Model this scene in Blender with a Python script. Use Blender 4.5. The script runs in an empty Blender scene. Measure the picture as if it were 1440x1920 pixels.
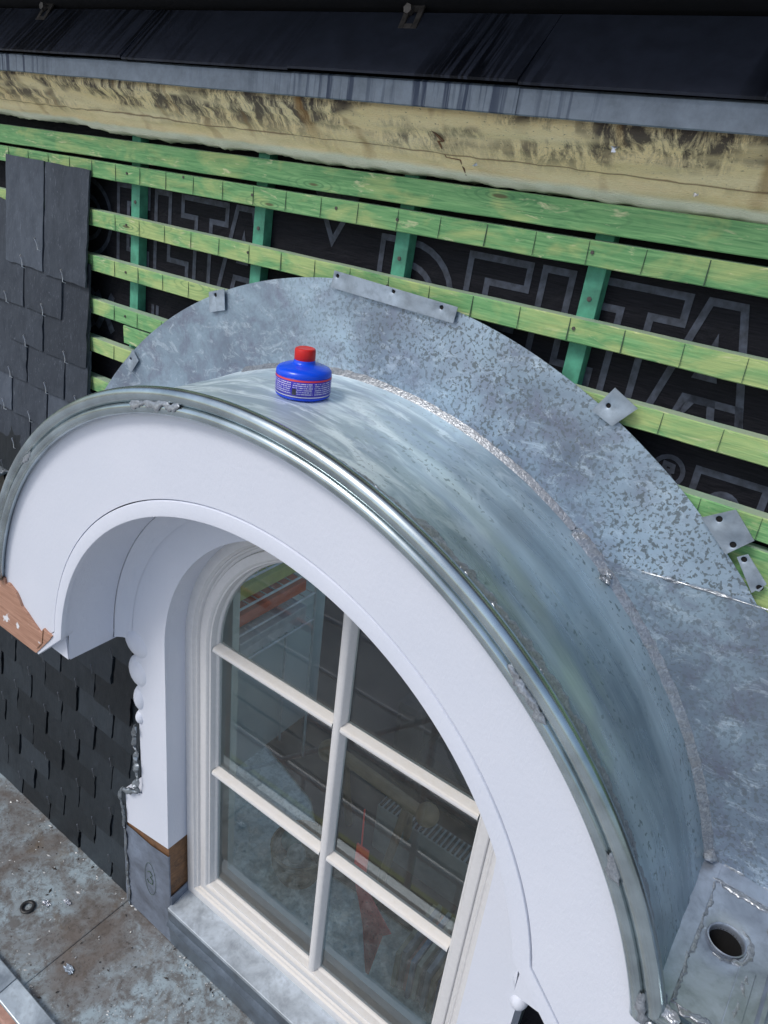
import bpy, math, random
from mathutils import Vector, Matrix
from math import sin, cos, pi, radians, hypot, atan2, sqrt

S = bpy.context.scene
COL = S.collection
# ------------------------------------------------------------------ camera
RR = [[0.79895, 0.59160, 0.10808], [0.34255, -0.29995, -0.89033], [-0.49430, 0.74836, -0.44229]]
cam = bpy.data.cameras.new('camera')
cam.sensor_fit = 'AUTO'; cam.sensor_width = 36.0
cam.lens = 1386.6 / 1920 * 36
cam.clip_start = 0.02; cam.clip_end = 500
camo = bpy.data.objects.new('camera', cam); COL.objects.link(camo)
mw = Matrix(((RR[0][0], -RR[1][0], -RR[2][0], 0.95712), (RR[0][1], -RR[1][1], -RR[2][1], -0.92592),
             (RR[0][2], -RR[1][2], -RR[2][2], 1.51291), (0, 0, 0, 1)))
camo.matrix_world = mw
S.camera = camo
# ------------------------------------------------------------------ light
W = bpy.data.worlds.new('World'); S.world = W; W.use_nodes = True
nt = W.node_tree
for n in list(nt.nodes): nt.nodes.remove(n)
SUN_EL, SUN_ROT = radians(52), radians(205)      # high, behind the camera's left shoulder
sk = nt.nodes.new('ShaderNodeTexSky'); sk.sky_type = 'NISHITA'; sk.sun_disc = False
sk.sun_elevation = SUN_EL; sk.sun_rotation = SUN_ROT; sk.air_density = 1.2; sk.dust_density = 2.5; sk.ozone_density = 1.3
bg = nt.nodes.new('ShaderNodeBackground'); bg.inputs['Strength'].default_value = 0.135
wo = nt.nodes.new('ShaderNodeOutputWorld')
nt.links.new(sk.outputs[0], bg.inputs[0]); nt.links.new(bg.outputs[0], wo.inputs[0])
sun = bpy.data.lights.new('sun', 'SUN'); sun.energy = 1.5; sun.angle = radians(16); sun.color = (1.0, 0.97, 0.93)
suno = bpy.data.objects.new('sun', sun); COL.objects.link(suno)
d = Vector((sin(SUN_ROT) * cos(SUN_EL), cos(SUN_ROT) * cos(SUN_EL), sin(SUN_EL)))
suno.rotation_euler = d.to_track_quat('Z', 'Y').to_euler(); suno.location = (-2, -4, 6)
S.view_settings.view_transform = 'Standard'; S.view_settings.look = 'None'
S.view_settings.exposure = 0.16; S.view_settings.gamma = 1.0

# ------------------------------------------------------------------ object helpers
def tag(o, label=None, cat=None, group=None, kind=None):
    if label: o['label'] = label
    if cat: o['category'] = cat
    if group: o['group'] = group
    if kind: o['kind'] = kind
    return o

def empty(name, loc=(0, 0, 0), label=None, cat=None, group=None):
    o = bpy.data.objects.new(name, None); o.empty_display_size = 0.05
    COL.objects.link(o); o.location = loc
    return tag(o, label, cat, group)

def mk(name, verts, faces, mat, parent=None, smooth=False, uv=None, bevel=0, fmat=None, mats=None, weld=False):
    m = bpy.data.meshes.new(name)
    m.from_pydata([tuple(v) for v in verts], [], faces)
    if mats:
        for k in mats: m.materials.append(k)
    else: m.materials.append(mat)
    if fmat:
        for i, p in enumerate(m.polygons): p.material_index = fmat[i]
    if uv:
        ul = m.uv_layers.new(name='UVMap')
        for l in m.loops: ul.data[l.index].uv = uv[l.vertex_index]
    if smooth:
        for p in m.polygons: p.use_smooth = True
    m.update()
    o = bpy.data.objects.new(name, m); COL.objects.link(o)
    if parent:
        o.parent = parent
        o.matrix_parent_inverse = Matrix.Translation(parent.location).inverted() if parent.type == 'EMPTY' and parent.parent is None else Matrix()
    if bevel:
        b = o.modifiers.new('bevel', 'BEVEL'); b.width = bevel; b.segments = 2; b.limit_method = 'ANGLE'; b.angle_limit = radians(40)
    return o

class MB:
    def __init__(s): s.v = []; s.f = []; s.m = []; s.uv = []
    def add(s, v, f, mi=0, uv=None):
        n = len(s.v); s.v += [tuple(p) for p in v]; s.f += [tuple(i + n for i in q) for q in f]; s.m += [mi] * len(f)
        s.uv += uv if uv else [(0, 0)] * len(v)
    def box(s, x0, x1, y0, y1, z0, z1, mi=0):
        s.hexa([(x0, y0, z0), (x1, y0, z0), (x1, y1, z0), (x0, y1, z0), (x0, y0, z1), (x1, y0, z1), (x1, y1, z1), (x0, y1, z1)], mi)
    def hexa(s, v, mi=0):
        s.add(v, [(0, 3, 2, 1), (4, 5, 6, 7), (0, 1, 5, 4), (1, 2, 6, 5), (2, 3, 7, 6), (3, 0, 4, 7)], mi)
    def cyl(s, a, b, r, n=16, mi=0, r2=None, cap=True):
        a = Vector(a); b = Vector(b); d = (b - a).normalized()
        u = d.orthogonal().normalized(); w = d.cross(u); r2 = r if r2 is None else r2
        v = [a + (u * cos(2 * pi * i / n) + w * sin(2 * pi * i / n)) * r for i in range(n)] + \
            [b + (u * cos(2 * pi * i / n) + w * sin(2 * pi * i / n)) * r2 for i in range(n)]
        f = [(i, (i + 1) % n, n + (i + 1) % n, n + i) for i in range(n)]
        if cap: f += [tuple(reversed(range(n))), tuple(range(n, 2 * n))]
        s.add(v, f, mi)
    def lathe(s, prof, c=(0, 0, 0), n=40, mi=0, mis=None):
        v = []; f = []
        for (r, z) in prof:
            for i in range(n):
                a = 2 * pi * i / n; v.append((c[0] + r * cos(a), c[1] + r * sin(a), c[2] + z))
        for j in range(len(prof) - 1):
            for i in range(n):
                f.append((j * n + i, j * n + (i + 1) % n, (j + 1) * n + (i + 1) % n, (j + 1) * n + i))
        s.add(v, f, mi)
    def tube(s, pts, rad, n=10, mi=0, flat=1.0, up=None, closed=False):
        pts = [Vector(p) for p in pts]; N = len(pts); v = []; f = []; uv = []
        L = 0
        pu = None
        for i, p in enumerate(pts):
            if i: L += (p - pts[i - 1]).length
            a = pts[i - 1] if (i > 0 or closed) else p
            b = pts[(i + 1) % N] if (i < N - 1 or closed) else p
            d = (b - a).normalized()
            if up is not None:
                u = (Vector(up) - d * d.dot(Vector(up))).normalized()
            else:
                u = d.orthogonal().normalized() if pu is None else (pu - d * d.dot(pu)).normalized()
            pu = u; w = d.cross(u)
            # keep full width at sharp corners
            k = 1.0
            if 0 < i < N - 1:
                c = (p - a).normalized().dot((b - p).normalized()) if (p - a).length > 1e-9 and (b - p).length > 1e-9 else 1
                k = 1 / max(0.5, sqrt((1 + c) / 2))
            r = rad[i] if isinstance(rad, (list, tuple)) else rad
            for j in range(n):
                t = 2 * pi * j / n
                v.append(p + u * (cos(t) * r * flat) + w * (sin(t) * r * k)); uv.append((L, j / n * 0.1))
        M = N if closed else N - 1
        for i in range(M):
            for j in range(n):
                a0 = i * n; b0 = ((i + 1) % N) * n
                f.append((a0 + j, a0 + (j + 1) % n, b0 + (j + 1) % n, b0 + j))
        if not closed: f += [tuple(reversed(range(n))), tuple((N - 1) * n + j for j in range(n))]
        s.add(v, f, mi, uv)
    def strip(s, rows, mi=0, uvs=None, closed=False):
        """rows: list of equal-length lists of points"""
        n = len(rows[0]); v = [p for r in rows for p in r]; f = []
        for i in range(len(rows) - 1 + (1 if closed else 0)):
            k = (i + 1) % len(rows)
            for j in range(n - 1): f.append((i * n + j, k * n + j, k * n + j + 1, i * n + j + 1))
        s.add(v, f, mi, [u for r in uvs for u in r] if uvs else None)
    def build(s, name, mat, parent=None, smooth=False, bevel=0, uv=False):
        mats = mat if isinstance(mat, list) else None
        return mk(name, s.v, s.f, mat, parent, smooth, s.uv if uv else None, bevel, s.m if mats else None, mats)

def autosmooth(o, ang=35):
    m = o.data
    for p in m.polygons: p.use_smooth = True
    try: m.set_sharp_from_angle(angle=radians(ang))
    except Exception: pass
    return o

def lumpy(mb, pts, width, height, seed, step=0.0035, amp=0.5, mi=0, side=(0, 0, 1), nrm=(0, -1, 0)):
    """irregular solder band: a ragged, softly rippled ribbon laid along pts"""
    rnd = random.Random(seed)
    R1 = [rnd.uniform(-1, 1) for _ in range(997)]
    def nz(t, k):
        t = t + 50 + k * 37.7; i = int(math.floor(t)); f = t - i; f = f * f * (3 - 2 * f); return R1[i % 997] * (1 - f) + R1[(i + 1) % 997] * f
    P = [Vector(p) for p in pts]; out = []
    for i in range(len(P) - 1):
        n = max(1, int((P[i + 1] - P[i]).length / step))
        for k in range(n): out.append(P[i].lerp(P[i + 1], k / n))
    out.append(P[-1])
    rows = []; L = 0
    for i, p in enumerate(out):
        if i: L += (p - out[i - 1]).length
        d = (out[min(i + 1, len(out) - 1)] - out[max(i - 1, 0)]).normalized()
        nn = nrm(p) if callable(nrm) else Vector(nrm)
        sd = d.cross(nn).normalized()
        e = min(1, L / .006, (len(out) - 1 - i) * step / .006) if len(out) > 3 else .8
        wa = (1 + amp * .8 * nz(L / .016, 1) + amp * .5 * nz(L / .005, 2)) * max(.15, e); wb = (1 + amp * .8 * nz(L / .016, 3) + amp * .5 * nz(L / .005, 4)) * max(.15, e)
        row = []
        for j, t in enumerate((-1, -.8, -.5, -.2, .2, .5, .8, 1)):
            w = width * (wa if t < 0 else wb) * t
            h = height * (1 - t * t) ** .5 * (.75 + .5 * nz(L / .014 + t * 1.0, 5) + .16 * nz(L / .006 + t * 1.4, 6))
            row.append(p + sd * w + nn * (h if abs(t) < 1 else -0.0008))
        rows.append(row)
    mb.strip(rows, mi)

# ------------------------------------------------------------------ material helpers
class NT:
    def __init__(s, name):
        s.m = bpy.data.materials.new(name); s.m.use_nodes = True; s.t = s.m.node_tree
        for n in list(s.t.nodes): s.t.nodes.remove(n)
        s.out = s.t.nodes.new('ShaderNodeOutputMaterial'); s.b = s.t.nodes.new('ShaderNodeBsdfPrincipled')
        s.t.links.new(s.b.outputs[0], s.out.inputs[0])
        s.tc = s.t.nodes.new('ShaderNodeTexCoord')
    def L(s, a, b): s.t.links.new(a, b)
    def set(s, k, v):
        i = s.b.inputs[k]
        if hasattr(v, 'is_linked') or isinstance(v, bpy.types.NodeSocket): s.L(v, i)
        else: i.default_value = (*v, 1) if isinstance(v, tuple) and len(v) == 3 else v
    def co(s, scale=(1, 1, 1), src='Object', rnd=False, rot=(0, 0, 0)):
        mp = s.t.nodes.new('ShaderNodeMapping'); mp.inputs['Scale'].default_value = scale
        mp.inputs['Rotation'].default_value = rot
        s.L(s.tc.outputs[src], mp.inputs['Vector'])
        if rnd:
            oi = s.t.nodes.new('ShaderNodeObjectInfo'); cb = s.t.nodes.new('ShaderNodeVectorMath'); cb.operation = 'SCALE'
            cb.inputs[0].default_value = (13.1, 7.7, 19.3); s.L(oi.outputs['Random'], cb.inputs['Scale'])
            s.L(cb.outputs[0], mp.inputs['Location'])
        return mp.outputs[0]
    def noise(s, co, scale=5, detail=4, rough=0.55, dist=0.0, out=0):
        n = s.t.nodes.new('ShaderNodeTexNoise'); n.inputs['Scale'].default_value = scale; n.inputs['Detail'].default_value = detail
        n.inputs['Roughness'].default_value = rough; n.inputs['Distortion'].default_value = dist
        if co is not None: s.L(co, n.inputs['Vector'])
        return n.outputs[out]
    def vor(s, co, scale=5, feat='F1', rand=1, out='Distance'):
        n = s.t.nodes.new('ShaderNodeTexVoronoi'); n.feature = feat; n.inputs['Scale'].default_value = scale
        n.inputs['Randomness'].default_value = rand
        s.L(co, n.inputs['Vector']); return n.outputs[out]
    def ramp(s, v, stops):
        r = s.t.nodes.new('ShaderNodeValToRGB'); e = r.color_ramp.elements
        while len(e) > 1: e.remove(e[-1])
        def c4(c): return (c, c, c, 1) if isinstance(c, (int, float)) else (*c, 1)
        e[0].position = stops[0][0]; e[0].color = c4(stops[0][1])
        for p, c in stops[1:]:
            k = e.new(p); k.color = c4(c)
        s.L(v, r.inputs[0]); return r.outputs[0]
    def mix(s, f, a, b, mode='MIX'):
        n = s.t.nodes.new('ShaderNodeMix'); n.data_type = 'RGBA'; n.blend_type = mode
        for i, v in ((0, f), (6, a), (7, b)):
            if isinstance(v, bpy.types.NodeSocket): s.L(v, n.inputs[i])
            else: n.inputs[i].default_value = (*v, 1) if isinstance(v, tuple) else v
        return n.outputs[2]
    def math(s, op, a, b=0.0):
        n = s.t.nodes.new('ShaderNodeMath'); n.operation = op
        for i, v in ((0, a), (1, b)):
            if isinstance(v, bpy.types.NodeSocket): s.L(v, n.inputs[i])
            else: n.inputs[i].default_value = v
        return n.outputs[0]
    def sep(s, co):
        n = s.t.nodes.new('ShaderNodeSeparateXYZ'); s.L(co, n.inputs[0]); return n.outputs
    def bump(s, h, strength=0.3, dist=0.002):
        n = s.t.nodes.new('ShaderNodeBump'); n.inputs['Strength'].default_value = strength; n.inputs['Distance'].default_value = dist
        s.L(h, n.inputs['Height']); s.L(n.outputs[0], s.b.inputs['Normal'])

def simple(name, col, rough=0.6, metal=0.0, var=0.15, sc=20, bump=0.0, src='Object', rnd=False):
    t = NT(name); n = t.noise(t.co(src=src, rnd=rnd), sc, 4)
    a = tuple(c * (1 - var) for c in col); b = tuple(min(1, c * (1 + var)) for c in col)
    t.set('Base Color', t.ramp(n, [(0.3, a), (0.7, b)])); t.set('Roughness', rough); t.set('Metallic', metal)
    if bump: t.bump(n, bump, 0.002)
    return t.m

def zinc_weathered(name, spots=0.5, tint=(0, 0, 0), dark=1.0):
    t = NT(name); co = t.co()
    big = t.noise(co, 3.0, 5, 0.6, 0.6); med = t.noise(co, 14, 6, 0.7, 0.5)
    base = t.ramp(big, [(0.3, (.16 * dark, .19 * dark, .255 * dark)), (0.5, (.25 * dark, .325 * dark, .41 * dark)), (0.68, (.40 * dark, .53 * dark, .64 * dark))])
    base = t.mix(t.ramp(med, [(.46, 0.0), (.66, .75)]), base, (.17 * dark, .17 * dark, .24 * dark))
    # light rubbed scratches
    scr = t.noise(t.co((1, 1, 1.7), rot=(0, .5, 0)), 17, 7, .78, 1.0)
    base = t.mix(t.ramp(scr, [(.53, 0.0), (.66, .7)]), base, (.60, .70, .79))
    # oxide freckles gathered in patches
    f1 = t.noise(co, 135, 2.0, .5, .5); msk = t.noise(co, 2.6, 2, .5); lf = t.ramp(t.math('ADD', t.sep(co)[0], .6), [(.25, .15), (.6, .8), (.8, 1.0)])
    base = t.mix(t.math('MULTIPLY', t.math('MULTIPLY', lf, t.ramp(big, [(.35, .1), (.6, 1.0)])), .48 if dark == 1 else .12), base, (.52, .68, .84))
    thr = t.math('MULTIPLY', t.ramp(f1, [(.525, 0.0), (.60, 1.0)]), t.math('MULTIPLY', t.ramp(msk, [(.30, .45), (.45, 1.0)]), lf))
    thr = t.math('MULTIPLY', thr, spots)
    base = t.mix(thr, base, (.14, .17, .185))
    t.set('Base Color', base)
    t.set('Metallic', .55)
    t.set('Roughness', t.ramp(t.math('ADD', t.math('MULTIPLY', f1, .4), t.math('MULTIPLY', med, .6)), [(.3, .36), (.7, .55)]))
    t.bump(t.math('ADD', med, t.math('MULTIPLY', f1, .3)), .10, .004)
    return t.m

def zinc_barrel():
    # uv: u = 0..1 along the arc from left to right, v = depth in metres
    t = NT('zinc_barrel_metal')
    st = t.noise(t.co((3.4, 7, 1), 'UV'), 1.1, 4, .5, .8); wave = t.noise(t.co((5, 14, 1), 'UV'), 3, 4, .55, 1.0)
    base = t.ramp(st, [(.34, (.18, .25, .305)), (.5, (.30, .395, .455)), (.66, (.48, .60, .67))])
    u = t.sep(t.co((1, 1, 1), 'UV'))[0]
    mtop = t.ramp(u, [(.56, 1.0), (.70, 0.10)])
    warp = t.noise(t.co((3.2, 5, 1), 'UV'), 2.2, 2, .5, 0, 1)
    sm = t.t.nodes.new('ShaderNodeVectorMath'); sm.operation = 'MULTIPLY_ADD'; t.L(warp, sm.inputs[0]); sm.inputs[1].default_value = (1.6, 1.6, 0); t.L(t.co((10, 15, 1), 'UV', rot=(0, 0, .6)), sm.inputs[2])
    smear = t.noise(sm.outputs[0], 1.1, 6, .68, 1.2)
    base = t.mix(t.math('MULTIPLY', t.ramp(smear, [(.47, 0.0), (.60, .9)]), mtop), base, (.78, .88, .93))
    sm2 = t.noise(t.co((8, 12, 1), 'UV', rot=(0, 0, -.7)), 1.1, 5, .66, 1.8)
    base = t.mix(t.math('MULTIPLY', t.ramp(sm2, [(.50, 0.0), (.62, .6)]), mtop), base, (.19, .26, .38))
    fine = t.noise(t.co((9, 210, 1), 'UV'), 1.6, 4, .7, .2)
    base = t.mix(t.ramp(fine, [(.52, 0.0), (.75, .22)]), base, (.62, .72, .78))
    sp = t.noise(t.co((3.14, 1.5, 1), 'UV'), 74, 1.2, .5, .5); msk = t.noise(t.co((3.14, 9, 1), 'UV'), 1.9, 2)
    k = t.math('MULTIPLY', t.ramp(sp, [(.625, 0.0), (.65, .85)]), t.math('MULTIPLY', t.ramp(msk, [(.47, 0.0), (.58, .85)]), t.ramp(u, [(.50, .1), (.60, 1.0)])))
    base = t.mix(k, base, (.10, .15, .16))
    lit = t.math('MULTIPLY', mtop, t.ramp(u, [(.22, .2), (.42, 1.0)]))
    base = t.mix(t.math('MULTIPLY', lit, .26), base, (.70, .84, .93))  # crown lightened in the colour to stand in for reflected sky
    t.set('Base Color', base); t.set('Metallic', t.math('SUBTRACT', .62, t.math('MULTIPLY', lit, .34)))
    t.set('Roughness', t.math('ADD', t.ramp(wave, [(.3, .22), (.7, .38)]), t.math('MULTIPLY', t.math('MULTIPLY', smear, mtop), .25)))
    t.bump(t.math('ADD', wave, t.math('MULTIPLY', st, .8)), .10, .006)
    return t.m

def zinc_plain(name, c=(.40, .46, .52), rough=.38, metal=.75, bump=.1):
    t = NT(name); a = t.noise(t.co(), 9, 6, .65, .5); b = t.noise(t.co(), 60, 4, .6)
    base = t.ramp(a, [(.3, tuple(k * .6 for k in c)), (.5, c), (.7, tuple(min(1, k * 1.35) for k in c))])
    base = t.mix(t.ramp(b, [(.5, 0.0), (.75, .45)]), base, tuple(k * .55 for k in c))
    t.set('Base Color', base); t.set('Metallic', metal); t.set('Roughness', t.ramp(a, [(.3, rough - .08), (.7, rough + .12)]))
    t.bump(b, bump, .002)
    return t.m

def solder_mat():
    t = NT('solder'); a = t.noise(t.co(), 120, 3, .6, 1.2); b = t.noise(t.co(), 30, 4)
    base = t.ramp(a, [(.32, (.20, .22, .25)), (.50, (.28, .305, .34)), (.70, (.40, .435, .48))])
    base = t.mix(t.ramp(b, [(.55, 0.0), (.75, .25)]), base, (.22, .20, .19))
    t.set('Base Color', base); t.set('Metallic', .55); t.set('Roughness', .32); t.bump(a, .28, .004)
    return t.m

def white_paint():
    t = NT('white_paint'); a = t.noise(t.co((1, 1, 1)), 90, 4, .6); b = t.noise(t.co(), 2.2, 3)
    br = t.noise(t.co((6, 6, 1.2), rot=(0, .6, 0)), 50, 3, .6)
    base = t.ramp(b, [(.3, (.62, .655, .745)), (.7, (.67, .70, .785))])
    dirt = t.noise(t.co(), 38, 5, .7)
    base = t.mix(t.ramp(dirt, [(.66, 0.0), (.78, .30)]), base, (.42, .41, .40))
    t.set('Base Color', base); t.set('Roughness', .42); t.set('Specular IOR Level', .35)
    t.bump(t.math('ADD', a, t.math('MULTIPLY', br, 1.4)), .28, .002)
    return t.m

def green_wood(name='green_timber', shift=0.0):
    t = NT(name); c = t.co((1, 1, 1), rnd=True)
    wp = t.noise(c, 5, 3, .5)
    gr = t.noise(t.co((1.6, 26, 26), rnd=True), 5, 5, .62, 1.2)
    fine = t.noise(t.co((4, 120, 120), rnd=True), 3, 3, .6)
    base = t.ramp(gr, [(.30, (.085, .24, .095)), (.47, (.15, .36, .14)), (.62, (.23, .46, .19)), (.8, (.38, .54, .25))])
    yel = t.noise(t.co((3.5, 5, 9), rnd=True), 2.0, 4, .6, .6)
    base = t.mix(t.ramp(yel, [(.50 - shift, 0.0), (.68 - shift, .75)]), base, (.46, .54, .21))
    pal = t.noise(t.co((9, 40, 40), rnd=True), 1.6, 4, .7, .8)
    base = t.mix(t.ramp(pal, [(.60, 0.0), (.72, .7)]), base, (.80, .74, .46))
    kn = t.vor(t.co((3.2, 9, 14), rnd=True), 1.1, 'F1')
    ring = t.math('SINE', t.math('MULTIPLY', kn, 75.0))
    base = t.mix(t.math('MULTIPLY', t.ramp(ring, [(.4, 0.0), (.9, 1.0)]), t.ramp(kn, [(.12, .55), (.42, 0.0)])), base, (.05, .17, .07))
    base = t.mix(t.ramp(kn, [(.045, 1.0), (.07, 0.0)]), base, (.12, .12, .05))
    base = t.mix(t.ramp(fine, [(.4, .0), (.75, .35)]), base, (.06, .18, .08))
    # paler grey-green on the upward narrow side
    g = t.t.nodes.new('ShaderNodeNewGeometry'); nz = t.sep(g.outputs['Normal'])[2]
    base = t.mix(t.ramp(nz, [(.8, 0.0), (.95, .65)]), base, (.36, .44, .40))
    t.set('Base Color', base); t.set('Roughness', .72); t.bump(t.math('ADD', gr, fine), .35, .0015)
    return t.m

def slate_mat(name, lo, hi, wet=False):
    t = NT(name)
    a = t.noise(t.co((1, 1, .45), rnd=True), 26, 6, .7, .4); b = t.noise(t.co((1, 1, 1), rnd=True), 6, 3)
    oi = t.t.nodes.new('ShaderNodeObjectInfo')
    base = t.ramp(a, [(.3, lo), (.7, hi)])
    base = t.mix(t.math('MULTIPLY', oi.outputs['Random'], .85), base, tuple(k * .55 for k in lo))
    base = t.mix(t.ramp(oi.outputs['Random'], [(.0, .55), (.3, 0.0)]), base, tuple(k * 1.35 for k in hi))
    sc = t.noise(t.co((9, 9, 2.0), rnd=True, rot=(0, .4, 0)), 14, 5, .75, 2)
    if not wet: base = t.mix(t.ramp(sc, [(.58, 0.0), (.72, .6)]), base, (.22, .25, .31))
    else: base = t.mix(t.ramp(sc, [(.60, 0.0), (.75, .4)]), base, (.07, .08, .09))
    base = t.mix(t.ramp(b, [(.55, 0.0), (.8, .5)]), base, tuple(k * .6 for k in lo))
    t.set('Base Color', base); t.set('Roughness', .45 if wet else .6); t.set('Specular IOR Level', .28)
    t.bump(t.math('ADD', a, b), .45, .004)
    return t.m

def foam_mat():
    # uv: u along the eave, v down the slope 0..1
    t = NT('foam_insulation'); uv = t.co((1, 1, 1), 'UV'); s_ = t.sep(uv)
    fine = t.noise(t.co((3, 3, 3), 'UV'), 30, 5, .7)
    base = t.ramp(fine, [(.3, (.93, .74, .37)), (.7, (.97, .84, .50))])
    lo = t.noise(t.co((1, 1, 1), 'UV'), 3.0, 3)
    base = t.mix(t.ramp(lo, [(.4, 0.0), (.7, .5)]), base, (.92, .86, .60))
    # mould running down from the top edge, in diagonal streaks
    stre = t.noise(t.co((17, 1.1, 1), 'UV'), 1.6, 6, .75, .5)
    blot = t.noise(t.co((1.5, .8, 1), 'UV'), 1.9, 3, .6)
    fall = t.ramp(s_[1], [(0.0, 1.0), (.40, .9), (.60, .35), (.75, .0)])
    k = t.math('MULTIPLY', t.math('MULTIPLY', t.ramp(stre, [(.43, 0.0), (.55, 1.0)]), t.ramp(blot, [(.42, .0), (.53, 1.0)])), fall)
    base = t.mix(t.math('MULTIPLY', k, .95), base, (.045, .035, .04))
    dots = t.noise(t.co((5, 1.2, 1), 'UV'), 26, 3, .6)
    kd = t.math('MULTIPLY', t.ramp(dots, [(.62, 0.0), (.70, .8)]), t.math('MULTIPLY', fall, t.ramp(blot, [(.3, .3), (.5, 1.0)])))
    base = t.mix(kd, base, (.03, .025, .035))
    br = t.noise(t.co((7, .35, 1), 'UV'), 1.7, 2, .5)
    base = t.mix(t.math('MULTIPLY', t.ramp(br, [(.60, 0.0), (.68, .8)]), t.ramp(s_[1], [(.1, 1.0), (.8, .5)])), base, (.32, .17, .05))
    # knife line and pale smooth skin below it
    ln = t.math('ABSOLUTE', t.math('SUBTRACT', t.math('ADD', s_[1], t.math('MULTIPLY', lo, .06)), .64))
    base = t.mix(t.ramp(ln, [(.004, .75), (.014, 0.0)]), base, (.20, .12, .06))
    base = t.mix(t.ramp(s_[1], [(.80, 0.0), (.86, 1.0)]), base, (.84, .86, .66))
    t.set('Base Color', base); t.set('Roughness', .85); t.bump(t.math('ADD', fine, stre), .8, .004)
    return t.m

def deck_mat():
    t = NT('deck_zinc'); c = t.co()
    a = t.noise(c, 3.2, 6, .65, .5); b = t.noise(c, 22, 6, .72, .3); f = t.noise(c, 110, 3, .6)
    base = t.ramp(a, [(.36, (.17, .15, .135)), (.48, (.22, .235, .24)), (.60, (.34, .42, .46))])
    base = t.mix(t.ramp(b, [(.44, 0.0), (.60, .75)]), base, (.105, .088, .075))
    base = t.mix(t.ramp(f, [(.58, 0.0), (.68, .6)]), base, (.05, .045, .045))
    o = t.noise(c, 7, 4, .6, .8)
    base = t.mix(t.ramp(o, [(.60, 0.0), (.72, .3)]), base, (.19, .13, .065))
    wh = t.vor(c, 55, 'F1')
    base = t.mix(t.math('MULTIPLY', t.ramp(wh, [(.10, 1.0), (.16, 0.0)]), t.ramp(a, [(.45, .0), (.6, .9)])), base, (.55, .56, .55))
    t.set('Base Color', base); t.set('Metallic', .25); t.set('Roughness', t.ramp(b, [(.3, .38), (.7, .62)])); t.bump(b, .3, .004)
    return t.m

def wood_mat(name, c0, c1, c2, white=False):
    t = NT(name); g = t.noise(t.co((2, 12, 40)), 4, 6, .7, .8)
    base = t.ramp(g, [(.3, c0), (.55, c1), (.75, c2)])
    if white:
        w = t.noise(t.co((1, 1, 1)), 17, 3, .6)
        base = t.mix(t.ramp(w, [(.64, 0.0), (.68, .9)]), base, (.75, .78, .82))
    else:
        w = t.noise(t.co((1, 1, 1)), 25, 5, .7)
        base = t.mix(t.ramp(w, [(.5, 0.0), (.7, .8)]), base, (.03, .02, .015))
    t.set('Base Color', base); t.set('Roughness', .65); t.bump(g, .3, .002)
    return t.m

def weathered_white():
    t = NT('window_paint'); a = t.noise(t.co((5, 5, 5)), 12, 5, .7); b = t.noise(t.co(), 60, 4, .7)
    g = t.t.nodes.new('ShaderNodeNewGeometry'); nz = t.sep(g.outputs['Normal'])[2]
    base = t.ramp(a, [(.3, (.60, .60, .61)), (.7, (.66, .66, .67))])
    k = t.math('MULTIPLY', t.ramp(nz, [(.25, 0.0), (.6, 1.0)]), t.ramp(b, [(.35, .45), (.65, .75)]))
    base = t.mix(k, base, (.50, .47, .42))
    t.set('Base Color', base); t.set('Roughness', .45); t.bump(b, .12, .002)
    return t.m

def glass_mat():
    t = NT('window_glass'); t.t.nodes.remove(t.b)
    tr = t.t.nodes.new('ShaderNodeBsdfTransparent'); tr.inputs[0].default_value = (.88, .95, .93, 1)
    gl = t.t.nodes.new('ShaderNodeBsdfGlossy'); gl.inputs['Roughness'].default_value = .02; gl.inputs[0].default_value = (1, 1, 1, 1)
    fr = t.t.nodes.new('ShaderNodeFresnel'); fr.inputs[0].default_value = 1.50
    mx = t.t.nodes.new('ShaderNodeMixShader')
    t.L(fr.outputs[0], mx.inputs[0]); t.L(tr.outputs[0], mx.inputs[1]); t.L(gl.outputs[0], mx.inputs[2])
    # film of dust: a little grey diffuse
    df = t.t.nodes.new('ShaderNodeBsdfDiffuse'); df.inputs[0].default_value = (.45, .52, .52, 1)
    n = t.noise(t.co(), 6, 5, .7); m2 = t.t.nodes.new('ShaderNodeMixShader')
    t.L(t.ramp(n, [(.3, .03), (.7, .08)]), m2.inputs[0]); t.L(mx.outputs[0], m2.inputs[1]); t.L(df.outputs[0], m2.inputs[2])
    t.L(m2.outputs[0], t.out.inputs[0]); return t.m

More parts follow.
